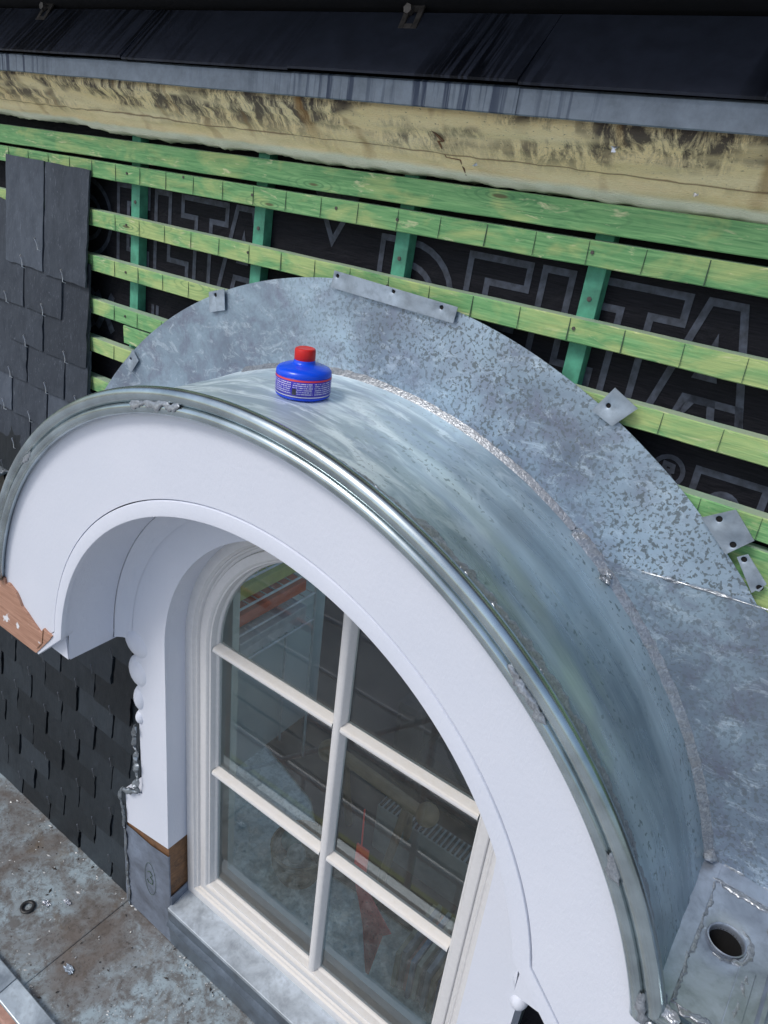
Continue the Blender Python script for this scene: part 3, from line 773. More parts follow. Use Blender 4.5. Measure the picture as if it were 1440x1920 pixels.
for (a, b, dy, lb) in [(-3.2, -.195, 0, 'streaked blue-grey zinc fascia strip at the left of the eave'), (-.197, .305, -.002, 'pale zinc fascia strip in the middle of the eave, left end lapped'),
                       (.303, 2.4, 0, 'zinc fascia strip at the right of the eave beyond the dark stained joint')]:
    o = empty('fascia_strip', (a, .308 + dy, 1.58), lb, 'fascia', G3)
    mb = MB(); rows = []
    N = 40
    for i in range(N + 1):
        x = a + (b - a) * i / N; k = .0012 * n1(x, 6)
        rows.append([(x, .325 + dy, 1.580 + k), (x, .310 + dy, 1.579 + k), (x, .307 + dy, 1.581 + k), (x, .309 + dy, 1.612 + k), (x, .308 + dy, 1.6175 + k), (x, .314 + dy, 1.6215 + k), (x, .33 + dy, 1.622 + k)])
    mb.strip(rows)
    autosmooth(mb.build('strip_face', M_fascia, o))
G4 = 'dark roof sheets above the zinc fascia'
sheets = [(-3.2, -1.251, 'dark roof sheet at the far left above the fascia'), (-1.25, -.721, 'dark roof sheet below the left bracket'), (-.72, -.201, 'dark wet-streaked roof sheet left of the middle seam'),
          (-.20, .304, 'dark roof sheet below the right bracket'), (.305, 2.4, 'dark roof sheet at the right with five wet streaks')]
for i, (a, b, lb) in enumerate(sheets):
    o = empty('roof_sheet', (a, .30, 1.62), lb, 'roof sheet', G4); dz = .0025 * (i % 2)
    mb = MB(); mb.hexa([(a, .300 - dz, 1.6225 + dz), (b, .300 - dz, 1.6225 + dz), (b, .418, 1.7335), (a, .418, 1.7335), (a, .298 - dz, 1.6265 + dz), (b, .298 - dz, 1.6265 + dz), (b, .415, 1.7375), (a, .415, 1.7375)])
    mb.build('sheet_metal', M_dark, o)
gt = empty('box_gutter', (0, .42, 1.74), 'black overhanging box gutter along the top edge of the picture', 'gutter')
mb = MB(); mb.hexa([(-3.2, .02, 1.96), (2.4, .02, 1.96), (2.4, .44, 1.738), (-3.2, .44, 1.738), (-3.2, .02, 2.12), (2.4, .02, 2.12), (2.4, .9, 2.12), (-3.2, .9, 2.12)])
mb.build('gutter_underside', M_gutter, gt)
for x, lb in ((-1.17, 'slotted steel bracket hanging under the gutter near the top left corner'), (.015, 'slotted steel bracket with a bolt under the gutter at the top centre')):
    o = empty('gutter_bracket', (x, .41, 1.72), lb, 'bracket', 'steel brackets under the gutter')
    mb = MB()
    def bp(u, t, e=0): return (x + u * 1.15 + t * (-.15), .385 + t * .50 - e, 1.707 + t * .55 + e * .2)
    for (u0, u1, t0, t1) in [(-.018, -.008, 0, .09), (.008, .018, 0, .09), (-.0081, .0081, 0, .016), (-.0081, .0081, .055, .09)]:
        mb.hexa([bp(u0, t0, .004), bp(u1, t0, .004), bp(u1, t0), bp(u0, t0), bp(u0, t1, .004), bp(u1, t1, .004), bp(u1, t1), bp(u0, t1)])
    mb.build('slotted_plate', M_brk, o, bevel=.0008)
    mb = MB(); p = Vector(bp(-.006, .058, .004)); mb.cyl(p, p + Vector((0, -.012, .002)), .009, 6); mb.build('bolt', M_brk, o)

# ------------------------------------------------------------------ the dormer
dm = empty('arched_dormer', (0, .2, -1.25), 'white painted arched dormer with zinc barrel roof, round flashing and a six-pane window', 'dormer')
CI, RI = (.032, .05), .732
def lip_path(off, n=90):
    """inner edge of the arch; off = distance outward from the opening"""
    aL, aR = radians(171.3), radians(11.0); r = RI + off
    P = [(-.826 - .74 * off, .035 + .4 * off)]
    P += [(CI[0] + r * cos(aL + (aR - aL) * i / n), CI[1] + r * sin(aL + (aR - aL) * i / n)) for i in range(n + 1)]
    P += [(.885 + .74 * off, .035 + .4 * off)]
    return P
def ngon_board(name, pts, y0, y1, mat, parent, bevel=0):
    n = len(pts); v = [(x, y0, z) for x, z in pts] + [(x, y1, z) for x, z in pts]
    f = [tuple(range(n)), tuple(reversed(range(n, 2 * n)))] + [((i + 1) % n, i, n + i, n + (i + 1) % n) for i in range(n)]
    return mk(name, v, f, mat, parent, bevel=bevel)
def circ(cx, cz, r, a0, a1, n):
    return [(cx + r * cos(radians(a0 + (a1 - a0) * i / n)), cz + r * sin(radians(a0 + (a1 - a0) * i / n))) for i in range(n + 1)]
aS = math.degrees(math.asin(.27 / 1.006))
outer = [(-1.5, .035), (-1.5, .27)] + circ(0, 0, 1.006, 180 - aS, aS, 110) + [(1.9, .27), (1.9, .035)]
inner = lip_path(.040)
ngon_board('arch_face', outer + list(reversed(inner)), 0.0, .028, M_white, dm)
# moulded lip
mb = MB(); prof = [(.0372, .014), (.0370, .0), (.0355, -.002), (.0330, -.0025), (.005, -.0050), (.0012, -.0045), (0, -.0030), (.0, .010), (.0035, .0105), (.0035, .034), (.012, .034)]
rows = [[(p[0], y, p[1]) for (o_, y) in prof for p in [q]] for q in []]
paths = [lip_path(o_) for o_, y in prof]
rows = [[(paths[k][i][0], prof[k][1], paths[k][i][1]) for k in range(len(prof))] for i in range(len(paths[0]))]
mb.strip(rows); autosmooth(mb.build('arch_lip', M_white, dm), 40)
# soffit, runs back to the pilaster plane
mb = MB(); rows = []
A0 = 180 + 4.0; A1 = -4.0
sof = [(-.7315, .066)] + circ(CI[0], CI[1], .7355, 176.5, 3.5, 96) + [(.795, .066)]
sof[-1] = (CI[0] + .7355, .066); sof[0] = (CI[0] - .7355 - .006, .066)
mb.strip([[(x, .022, z), (x, .06, z), (x, .12, z), (x, .1715, z)] for x, z in sof])
# bottom return of the soffit board
mb.box(-.775, sof[0][0], .0285, .20, .062, .0665); mb.box(sof[-1][0], .83, .0285, .20, .062, .0665)
autosmooth(mb.build('soffit', M_white, dm))
for s in (-1, 1):   # little triangular front cheeks under the lip
    mb = MB()
    X0 = sof[0][0] if s < 0 else sof[-1][0]
    mb.hexa([(X0, .021, .066), (X0 + s * .105, .021, .066), (X0 + s * .105, .0275, .066), (X0, .0275, .066), (X0, .021, .17), (X0 + s * .012, .021, .17), (X0 + s * .012, .0275, .17), (X0, .0275, .17)])
    mb.build('soffit_corner', M_white, dm)
# cove between soffit and archivolt
mb = MB(); rows = []
c1 = lambda r: [(CI[0] - r, .10)] + circ(CI[0], CI[1], r, 176.5, 3.5, 96)[0:] + [(CI[0] + r, .10)]
profc = [(.7385, .1745), (.7335, .1745), (.728, .180), (.716, .190), (.698, .196), (.682, .198)]
pp = [[(CI[0] - r, .072)] + circ(CI[0], CI[1], r, 176.5, 3.5, 96) + [(CI[0] + r, .072)] for r, y in profc]
mb.strip([[(pp[k][i][0], profc[k][1], pp[k][i][1]) for k in range(len(profc))] for i in range(len(pp[0]))])
autosmooth(mb.build('cove_moulding', M_white, dm))
# archivolt and pilasters: one board at y=.2 back to the window
WC, WR = (.060, .115), .556
ob = [(-.735, -.785), (-.735, -.615), (-.72, -.600), (-.637, -.575), (-.633, .110), (-.660, .085), (-.697, .070)] + circ(CI[0], CI[1], .75, 176, 4, 80) + \
     [(.80, .070), (.77, .085), (.745, .110), (.747, -.575), (.83, -.60), (.845, -.615), (.845, -.745), (.622, -.745)]
ib = [(.617, .115)] + circ(WC[0], WC[1], WR, 0, 180, 80) + [(-.507, -.742)]
ngon_board('archivolt', ob + ib, .199, .284, M_white, dm)
# scalloped ornaments on the outer edge of each pilaster
for side in (-1, 1):
    cx = -.632 if side < 0 else .746
    for (zc, rx, rz) in [(.068, .066, .056), (-.044, .053, .060), (-.150, .031, .050), (-.227, .022, .029)]:
        mb = MB(); n, m = 20, 12; v = []; f = []
        for j in range(m + 1):
            t = pi * j / m
            for i in range(n):
                a = 2 * pi * i / n; sx = sin(t) * cos(a); sy = sin(t) * sin(a)
                v.append((cx + rx * sx, .215 + .028 * sy, zc + rz * cos(t)))
        for j in range(m):
            for i in range(n): f.append((j * n + i, j * n + (i + 1) % n, (j + 1) * n + (i + 1) % n, (j + 1) * n + i))
        mb.add(v, f); mb.build('scallop_ornament', M_white, dm, smooth=True)
# unpainted lower cornice on the left
ub = [(-1.5, .037), (-1.5, .262), (-1.01, .262), (-.99, .240), (-.966, .243), (-.962, .221), (-.952, .232), (-.940, .233), (-.908, .218), (-.897, .204), (-.884, .180), (-.86, .168), (-.83, .148), (-.806, .135),
      (-.795, .131), (-.786, .142), (-.778, .155), (-.752, .150), (-.727, .1525), (-.745, .128), (-.778, .092), (-.828, .037)]
ub = [(x - (.006 if i > 16 else 0), z) for i, (x, z) in enumerate(ub)]
ngon_board('unpainted_wood', ub, -.0075, .004, M_brown, dm, bevel=.0006)
mb = MB(); mb.tube([(-.822, -.0085, .062), (-.79, -.0085, .098), (-.776, -.0085, .152)], .0012, 5); mb.build('wood_joint', M_oldwood, dm)
# base below the left pilaster
mb = MB(); mb.box(-.745, -.5085, .2035, .284, -1.25, -.742); mb.build('base_timber', M_oldwood, dm)
mb = MB(); mb.box(.618, .86, .2035, .284, -1.25, -.742); mb.build('base_timber', M_oldwood, dm)
mb = MB(); rows = []
for i in range(25):
    z = -.800 - .449 * i / 24; rows.append([(-.768 - .012 * (i / 24) + .002 * n1(z, 30), .2045, z), (-.752, .197, z), (-.70, .1985 - .001 * n1(z, 20), z), (-.6, .1985, z), (-.5055, .1985 - .001 * n1(z, 25), z + .02 * (1 - i / 24)), (-.5045, .2035, z + .02 * (1 - i / 24))])
mb.strip(rows); autosmooth(mb.build('zinc_cladding', M_base, dm))
# hand written mark on it: a ring with a 3
mb = MB(); sy = .1962
mb.tube([(-.612 + .030 * cos(t / 24 * 6.6 + 1.9), sy, -.985 + .085 * sin(t / 24 * 6.6 + 1.9)) for t in range(25)], .0007, 5)
mb.tube([(-.626, sy, -.955), (-.612, sy, -.945), (-.600, sy, -.958), (-.612, sy, -.975), (-.598, sy, -.985), (-.600, sy, -1.005), (-.622, sy, -1.012), (-.630, sy, -1.0)], .0013, 5)
mb.build('handwritten_mark', M_pencil, dm)
# crumpled lead strip beside the pilaster
mb = MB(); rs = random.Random(8)
pts = [(-.640 - .014 * abs(sin(i * .9)) - rs.uniform(0, .008), .197 - rs.uniform(0, .006), -.262 - i * .0175) for i in range(18)]
pts += [(-.655, .192, -.575), (-.690, .190, -.590), (-.722, .186, -.600), (-.742, .186, -.622), (-.752, .188, -.665), (-.744, .192, -.72), (-.745, .196, -.79)]
lumpy(mb, pts[:18], .011, .012, 201, amp=.9, nrm=(-.5, -.85, 0)); lumpy(mb, pts[17:], .008, .010, 202, amp=.8, nrm=(-.3, -.8, .5))
pts = [(-.750 + .004 * sin(i * 1.3), .1975, -.70 - i * .0290) for i in range(20)]
lumpy(mb, pts, .010, .006, 203, amp=.6, nrm=(-.5, -.85, 0))
autosmooth(mb.build('lead_strip', M_lead, dm), 60)
# sill, apron
mb = MB()
mb.hexa([(-.503, .186, -1.052), (1.4, .186, -1.052), (1.4, .30, -1.045), (-.503, .30, -1.045), (-.503, .186, -1.036), (1.4, .186, -1.036), (1.4, .30, -1.018), (-.503, .30, -1.018)])
mb.build('window_sill', M_sill, dm, bevel=.0015)
mb = MB(); mb.hexa([(-.5045, .20, -1.04), (-.497, .20, -1.04), (-.497, .284, -1.02), (-.5045, .284, -1.02), (-.5045, .20, -.995), (-.500, .20, -.995), (-.500, .284, -.985), (-.5045, .284, -.985)]); mb.build('sill_upstand', M_base, dm)
mb = MB(); xs = [-.505 + (1.9 * i / 50) for i in range(51)]
pr = [(.188, -1.050), (.1895, -1.105), (.181, -1.118), (.179, -1.128), (.190, -1.140), (.197, -1.252)]
mb.strip([[(x, y + .0012 * n1(x + y * 9, 7), z) for y, z in pr] for x in xs])
mb.add([(-.505, .2045, -1.25), (-.505, .2045, -1.05)] + [(-.505, y, z) for y, z in pr], [(0, 1, 2, 3, 4, 5, 6, 7)])
autosmooth(mb.build('apron', M_apron, dm), 30)

# barrel roof
mb = MB(); RB = 1.030; rows = []; uvs = []
a0, a1 = 180 - 14.5, 14.5
NA, NY = 200, 24
for i in range(NA + 1):
    a = radians(a0 + (a1 - a0) * i / NA); r_ = []; u_ = []
    for j in range(NY + 1):
        z = RB * sin(a); yb = yw(z) - .004; y = .002 + (yb - .002) * j / NY
        dn = .0022 * n1(i * .021 + j * .11, 7) * sin(pi * j / NY) + .0015 * n1(i * .1 + j * .03, 3.3) * sin(pi * j / NY)
        # slight flare up where it meets the flashing
        fl = .006 * max(0, (j - NY + 3) / 3.0) ** 2
        r_.append(((RB + dn + fl) * cos(a), y, (RB + dn + fl) * sin(a))); u_.append((i / NA, y))
    rows.append(r_); uvs.append([(u * 1.0, v * 1.0) for u, v in u_])
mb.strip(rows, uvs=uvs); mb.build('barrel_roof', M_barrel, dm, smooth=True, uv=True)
# edge beads : around the arch then along the horizontal cornice
def bead_path(rr, y, zc):
    aa = math.degrees(math.asin(zc / rr)); x = rr * cos(radians(aa))
    aL = math.degrees(math.asin(.238 / rr))
    return [(p[0], y, p[1]) for p in circ(0, 0, rr, 180 - aL, aa, 150)], (x, zc)
for (rr, y, rad, zc) in ((1.0125, -.0125, .0128, .2835), (1.0400, -.008, .0168, .3055)):
    P, (x, z) = bead_path(rr, y, zc)
    mb = MB(); mb.tube(P + [(x + .004, y, z - .001)], rad, 18, up=(0, 1, 0)); mb.build('edge_bead', M_bead, dm, smooth=True)
    mb = MB(); mb.tube([(x - .002, y, z), (1.9, y, z)], rad, 18, up=(0, 1, 0)); mb.build('edge_bead', M_bead, dm, smooth=True)
mb = MB()
rl = [circ(0, 0, r, 180 - 14.2, 15.4, 150) for r in (1.026, 1.0265, 1.0265, 1.04)]
mb.strip([[(rl[k][i][0], (-.002, -.010, .010, .012)[k], rl[k][i][1]) for k in range(4)] for i in range(151)])
mb.strip([[(x, -.002, .294), (x, -.010, .2945), (x, .012, .2945), (x, .016, .300)] for x in (.98, 1.9)])
mb.build('bead_web', M_base, dm)

# flashing on the wall
FC = (.010, .013)
def flash(name, a0, a1, r0, r1, off, mat, n=120, bottom=None, wob=0):
    mb = MB(); m = 10; rows = []
    for i in range(n + 1):
        a = radians(a0 + (a1 - a0) * i / n); r = []
        for k in range(m + 1):
            rr = r0 + (r1 - r0) * k / m; x = FC[0] + rr * cos(a); z = FC[1] + rr * sin(a)
            if bottom is not None and z < bottom: z = bottom
            w = (.0015 * n1(x * 2.1 + z, 4) + .001 * n1(z * 3.1 - x, 6))
            if k == m: w -= wob * .001 * (1 + n1(i * .1, 2))
            r.append((x, yw(z) + off + w, z))
        rows.append(r)
    mb.strip(rows)
    o = mb.build(name, mat, dm, smooth=False)
    s = o.modifiers.new('thick', 'SOLIDIFY'); s.thickness = .0016; s.offset = 1
    return o
flash('wall_flashing', 178, 38, 1.012, 1.229, -.0085, M_flash, 170)
flash('wall_flashing', 55.0, 13.0, 1.012, 1.60, -.0055, M_flash2, 70, bottom=.318) if False else None
# right lower flashing sheet: fills from its slanted seam down to the shelf
mb = MB(); rows = []
n = 60
for i in range(n + 1):
    t = i / n; r = []
    for k in range(15):
        s = k / 14
        # inner point on circle 1.012 at height zi ; outer to circle 1.23 / then straight out
        zi = .838 + (.318 - .838) * t; xi = FC[0] + sqrt(max(0, 1.012 ** 2 - (zi - FC[1]) ** 2))
        zo = .868 + (.318 - .868) * t; xo = FC[0] + sqrt(max(0, 1.234 ** 2 - (zo - FC[1]) ** 2)) + .10 * t ** .5
        x = xi + (xo - xi) * s; z = zi + (zo - zi) * s
        r.append((x, yw(z) - .0125 + .0015 * n1(x * 2.1 + z, 4), z))
    rows.append(r)
mb.strip(rows); o = mb.build('wall_flashing', M_flash2, dm, smooth=False)
s_ = o.modifiers.new('thick', 'SOLIDIFY'); s_.thickness = .0016; s_.offset = 1

# solder along barrel / flashing
def ringpts(r, A0, A1, yf, n=60):
    return [(r * cos(radians(A0 + (A1 - A0) * i / n)), yf(r * sin(radians(A0 + (A1 - A0) * i / n))), r * sin(radians(A0 + (A1 - A0) * i / n))) for i in range(n + 1)]
rad_n = lambda p: Vector((p.x, -.9 * hypot(p.x, p.z), p.z)).normalized()
mb = MB()
lumpy(mb, ringpts(1.036, 112, 58, lambda z: yw(z) - .018), .0155, .0005, 31, nrm=rad_n, amp=.35)
lumpy(mb, ringpts(1.037, 58, 17.5, lambda z: yw(z) - .021), .0190, .0024, 32, nrm=rad_n, amp=.25)
for i in range(14):
    p = Vector((1.03 * cos(radians(52.5 + rnd.uniform(-1.2, 1))), 0, 1.03 * sin(radians(52.5 + rnd.uniform(-1.2, 1)))));
    y = yw(p.z) - .018 - rnd.uniform(0, .016); lumpy(mb, [(p.x, y, p.z), (p.x + rnd.uniform(.004, .012), y - .004, p.z - .010)], .007, .008, i, nrm=rad_n)
mb.build('solder_seam', M_solder, dm)
mb = MB()
rn = lambda p: Vector((p.x, 0, p.z)).normalized()
lumpy(mb, ringpts(1.0320, 68, 24, lambda z: .036), .0120, .0018, 41, nrm=rn, amp=.7)
lumpy(mb, ringpts(1.0320, 78, 67, lambda z: .032), .005, .0015, 42, nrm=rn, amp=.9)
mb.build('solder_seam', M_solder, dm)
# slanted seam of the flashing
mb = MB(); SP = [(.662, .842), (.733, .851), (.80, .857), (.86, .862), (.925, .867)]
SPv = [(x, yw(z) - .0125, z) for x, z in SP]
mb.tube(SPv, .0020, 6)
lumpy(mb, [SPv[1], ((SPv[1][0] + .03), SPv[1][1], SPv[1][2] + .002)], .006, .005, 51)
lumpy(mb, [(SPv[2][0] - .02, SPv[2][1], SPv[2][2] - .002), SPv[2], (SPv[3][0], SPv[3][1], SPv[3][2])], .0035, .003, 52)
mb.build('solder_seam', M_solder, dm)
# blobs on the beads
def onbead(r, A0, A1, w, h, sd, y=-.030):
    mb = MB()
    rr = lambda p: Vector((p.x * .45, -.9 * hypot(p.x, p.z), p.z * .45)).normalized()
    lumpy(mb, [(r * cos(radians(a)), y, r * sin(radians(a))) for a in [A0 + (A1 - A0) * i / 8 for i in range(9)]], w, h, sd, nrm=rr, amp=.9)
    autosmooth(mb.build('solder_blob', M_solder, dm), 60)
onbead(1.0245, 52.5, 46.5, .008, .005, 61, -.0215); onbead(1.0245, 34, 31, .010, .006, 62, -.0215)
onbead(1.024, 107, 98, .009, .003, 63, -.0225); onbead(1.0245, 19.5, 16, .009, .006, 64, -.0215); onbead(1.024, 138, 134, .008, .003, 65, -.0215)
mb = MB(); lumpy(mb, [(.985, -.026, .280), (1.012, -.024, .284)], .014, .007, 66); mb.build('solder_blob', M_solder, dm)
mb = MB(); lumpy(mb, [(.995, -.014, .322), (1.03, -.012, .323)], .012, .006, 67, nrm=(0, -.4, .9)); mb.build('solder_blob', M_solder, dm)

# cornice shelf with outlet hole, right
zs = lambda y: .300 + .09 * y
def plate_hole(mb, x0, x1, y0, y1, c, r, zf, n=48, mi=0):
    angs = sorted(set([round(2 * pi * i / n, 5) for i in range(n)] + [round(atan2(yy - c[1], xx_ - c[0]) % (2 * pi), 5) for xx_ in (x0, x1) for yy in (y0, y1)]))
    rows = []
    for a in angs:
        dx, dy = cos(a), sin(a); tt = []
        if dx > 1e-9: tt.append((x1 - c[0]) / dx)
        if dx < -1e-9: tt.append((x0 - c[0]) / dx)
        if dy > 1e-9: tt.append((y1 - c[1]) / dy)
        if dy < -1e-9: tt.append((y0 - c[1]) / dy)
        t = min(tt); row = []
        for q in (0, .06, .25, .6, 1):
            rr = r + (t - r) * q; x = c[0] + dx * rr; y = c[1] + dy * rr; dz = -.003 if q == 0 else 0
            row.append((x, y, zf(x, y) + dz))
        rows.append(row)
    mb.strip(rows, mi, closed=True)
sh = MB(); HC = (1.055, .192); HR = .0305
shz = lambda x, y: zs(y) + .0012 * n1(x * 3 + y, 5)
plate_hole(sh, .955, 1.128, .004, yw(.33) - .006, HC, HR, shz)
sh.strip([[(x, .004, zs(.004) + dz), (x, .1, zs(.1) + dz), (x, .2, zs(.2) + dz), (x, yw(.33) - .006, zs(.345) + dz)] for x, dz in ((1.128, 0), (1.133, .010), (1.140, .010), (1.146, -.012), (1.9, -.014))])
sh.strip([[(x, .004, zs(.004)), (x, .0005, .296), (x, .0005, .27)] for x in (.965, 1.9)])
autosmooth(sh.build('cornice_shelf', M_shelf, dm))
mb = MB(); n = 40
mb.strip([[(HC[0] + HR * k * cos(2 * pi * i / n), HC[1] + HR * k * sin(2 * pi * i / n), zs(HC[1]) + dz) for k, dz in ((1.10, .002), (1.03, .003), (.985, .001), (.97, -.005), (.96, -.012))] for i in range(n)], closed=True)
autosmooth(mb.build('outlet_rim', M_shelf, dm))
mb = MB(); mb.cyl((HC[0], HC[1], .10), (HC[0], HC[1], .308), HR * .965, 32, cap=False); mb.cyl((HC[0], HC[1], .09), (HC[0], HC[1], .101), HR * .965, 32); mb.build('outlet_pipe', M_void, dm)  # pipe coloured near-black in place of the shade inside it
# soldered margin plates and seams on the shelf
mb = MB()
def slab(x0, x1, y0, y1, e=.003):
    mb.hexa([(x0, y0, zs(y0) + .0005), (x1, y0, zs(y0) + .0005), (x1, y1, zs(y1) + .0005), (x0, y1, zs(y1) + .0005), (x0, y0, zs(y0) + e), (x1, y0, zs(y0) + e), (x1, y1, zs(y1) + e), (x0, y1, zs(y1) + e)])
slab(.968, 1.008, .010, .340); slab(1.0075, 1.30, .302, .343, .0028); slab(1.085, 1.112, .010, .160, .0026)
mb.build('margin_plate', M_shelf, dm, bevel=.0012)
up_ = (0, 0, 1)
mb = MB(); lumpy(mb, [(1.009, .03, zs(.03) + .001), (1.007, .30, zs(.30) + .001)], .0045, .0022, 71, nrm=up_, amp=1.3); autosmooth(mb.build('solder_seam', M_solder, dm), 60)
mb = MB(); lumpy(mb, [(1.00, .298, zs(.298) + .001), (1.30, .300, zs(.300) + .001)], .0055, .0028, 72, nrm=up_, amp=1.3); autosmooth(mb.build('solder_seam', M_solder, dm), 60)
mb = MB(); lumpy(mb, [(.985, .030, zs(.03)), (1.14, .026, zs(.026))], .0055, .003, 73, nrm=up_, amp=1.3); autosmooth(mb.build('solder_seam', M_solder, dm), 60)
mb = MB(); lumpy(mb, [(1.1, .03, zs(.03)), (1.10, .15, zs(.15))], .005, .003, 74, nrm=up_, amp=1.5); autosmooth(mb.build('solder_seam', M_solder, dm), 60)
mb = MB(); lumpy(mb, [(1.116, .24, zs(.24)), (1.122, .33, zs(.33))], .005, .003, 75, nrm=up_, amp=1.5); autosmooth(mb.build('solder_seam', M_solder, dm), 60)
mb = MB(); lumpy(mb, [(.976, .345, zs(.345) + .004), (1.40, .347, zs(.345) + .004)], .010, .005, 76, nrm=(0, -.7, .7), amp=.8); autosmooth(mb.build('solder_seam', M_solder, dm), 60)
mb = MB(); lumpy(mb, [(HC[0] + (HR + .010) * cos(a), HC[1] + (HR + .010) * sin(a), zs(HC[1] + (HR + .01) * sin(a)) + .0005) for a in [radians(-110 + 11 * k) for k in range(17)]], .0045, .0025, 77, nrm=up_, amp=1.5); autosmooth(mb.build('solder_seam', M_solder, dm), 60)
mb = MB(); lumpy(mb, [(.985, .005, .312), (1.0, .02, .318)], .014, .007, 78, nrm=(0, -.4, .9)); autosmooth(mb.build('solder_seam', M_solder, dm), 60)
mb = MB(); lumpy(mb, [(.975, .315, .345), (.985, .345, .35)], .012, .007, 79, nrm=(0, -.6, .8)); autosmooth(mb.build('solder_seam', M_solder, dm), 60)

# fixing tabs with holes
def tab(corners, holes, lift, seed, r=.0048, bend=0):
    """corners: quad (x,z) in order; holes (x,z)"""
    o = []
    cs = [Vector((x, 0, z)) for x, z in corners]; mbt = MB()
    N = Vector((0, -1, 0))
    def P(x, z, e=0): return Vector((x, yw(z) - lift - e, z))
    # split the quad into as many cells as holes along its longest side
    e01 = (cs[1] - cs[0]).length; e12 = (cs[2] - cs[1]).length
    A, B, Cc, D = (cs[0], cs[1], cs[2], cs[3]) if e01 >= e12 else (cs[1], cs[2], cs[3], cs[0])
    hs = [Vector((x, 0, z)) for x, z in holes]
    ax = (B - A)
    ts = sorted([(h - A).dot(ax) / ax.length_squared for h in hs]); hs.sort(key=lambda h: (h - A).dot(ax))
    cuts = [0] + [(ts[i] + ts[i + 1]) / 2 for i in range(len(ts) - 1)] + [1]
    for i, h in enumerate(hs):
        q = [A.lerp(B, cuts[i]), A.lerp(B, cuts[i + 1]), D.lerp(Cc, cuts[i + 1]), D.lerp(Cc, cuts[i])]
        loop = []
        per = []
        for k in range(4):
            for m in range(8): per.append(q[k].lerp(q[(k + 1) % 4], m / 8))
        rows = []
        for p in per:
            dd = (p - h).normalized(); rim = h + dd * r; rim2 = h + dd * (r * 1.35)
            rows.append([P(rim.x, rim.z, -.0022), P(rim.x, rim.z, .0002), P(rim2.x, rim2.z, .0014), P(p.x, p.z, .0012), P(p.x, p.z, -.0004)])
        mbt.strip(rows, 0, closed=True)
        ring = [P(h.x + r * 1.3 * cos(a), h.z + r * 1.3 * sin(a), -.0020) for a in [2 * pi * k / 16 for k in range(16)]]
        mbt.add(ring, [tuple(range(16))], 1)  # dark disc behind each hole, painted in place of its shade
    return autosmooth(mbt.build('fixing_tab', [M_tab, M_void], dm), 50)
tab([(-.131, 1.215), (.196, 1.205), (.200, 1.238), (-.126, 1.2525)], [(-.116, 1.2425), (.039, 1.2385), (.162, 1.230)], .017, 1)
tab([(-.518, 1.080), (-.463, 1.097), (-.470, 1.148), (-.525, 1.130)], [(-.501, 1.127)], .017, 2, r=.0052)
tab([(-.835, .840), (-.800, .886), (-.828, .912), (-.855, .868)], [(-.836, .883)], .017, 3, r=.0042)
tab([(.566, 1.097), (.602, 1.141), (.552, 1.166), (.521, 1.115)], [(.549, 1.1315)], .018, 4)
tab([(.820, .938), (.855, .979), (.811, 1.021), (.762, .987)], [(.791, .995), (.826, .959)], .018, 5, r=.0058)
tab([(.880, .885), (.897, .910), (.853, .950), (.838, .938)], [(.850, .938), (.888, .899)], .012, 6, r=.0052)

# ------------------------------------------------------------------ window (part of the dormer)
FW_ = (.060, .120)
def wpath(off, n=64, closed=True):
    r = .560 - off; zb = -1.022 + off
    P = [(FW_[0] - r, zb), ] + [(FW_[0] - r, zb + (FW_[1] - zb) * k / 4) for k in range(1, 4)]
    P += [(FW_[0] + r * cos(pi - pi * i / n), FW_[1] + r * sin(pi - pi * i / n)) for i in range(n + 1)]
    P += [(FW_[0] + r, FW_[1] + (zb - FW_[1]) * k / 4) for k in range(1, 5)]
    return P
win = None
def sweep(name, prof, parent, mat):
    mb = MB(); ps = [wpath(o_) for o_, y in prof]
    mb.strip([[(ps[k][i][0], prof[k][1], ps[k][i][1]) for k in range(len(prof))] for i in range(len(ps[0]))], closed=True)
    return autosmooth(mb.build(name, mat, parent), 28)
prof = [(-.004, .284), (.0, .2765), (.002, .2755), (.030, .2755), (.034, .277), (.037, .283), (.041, .286), (.044, .2835), (.047, .2835), (.050, .287), (.052, .292), (.060, .292)]
win = sweep('window_frame', prof, dm, M_frame)
prof = [(.0605, .305), (.0608, .288), (.063, .285), (.066, .284), (.086, .284), (.090, .287), (.093, .2925), (.097, .294), (.099, .300), (.101, .312), (.106, .318), (.108, .330)]
sash = sweep('sash', prof, dm, M_frame)
GY = .323
gp = wpath(.100)
# muntins
def muntin_h(x0, x1, zc, w=.034):
    mb = MB(); pr = [(.0, .330), (.0, .318), (.005, .312), (.006, .301), (.011, .297), (.016, .2955), (.022, .297), (.028, .302), (.029, .312), (.034, .318), (.034, .330)]
    mb.strip([[(x, y, zc + w / 2 - (u * w / .034)) for u, y in pr] for x in (x0, x1)])
    autosmooth(mb.build('muntin', M_frame, sash), 50)
def rel(zc): return zc
for (za, zb_) in ((.116, .116), (-.382, -.382)):
    muntin_h(FW_[0] - .458, .0665, za); muntin_h(.0935, FW_[0] + .458, za)
mb = MB(); pr = [(-.0185, .330), (-.0185, .316), (-.014, .311), (-.0135, .300), (-.008, .2955), (0, .294), (.008, .2955), (.0135, .300), (.014, .311), (.0185, .316), (.0185, .330)]
mb.strip([[(.080 + u, y, z) for u, y in pr] for z in (-.925, .575)]); autosmooth(mb.build('muntin', M_frame, sash), 50)
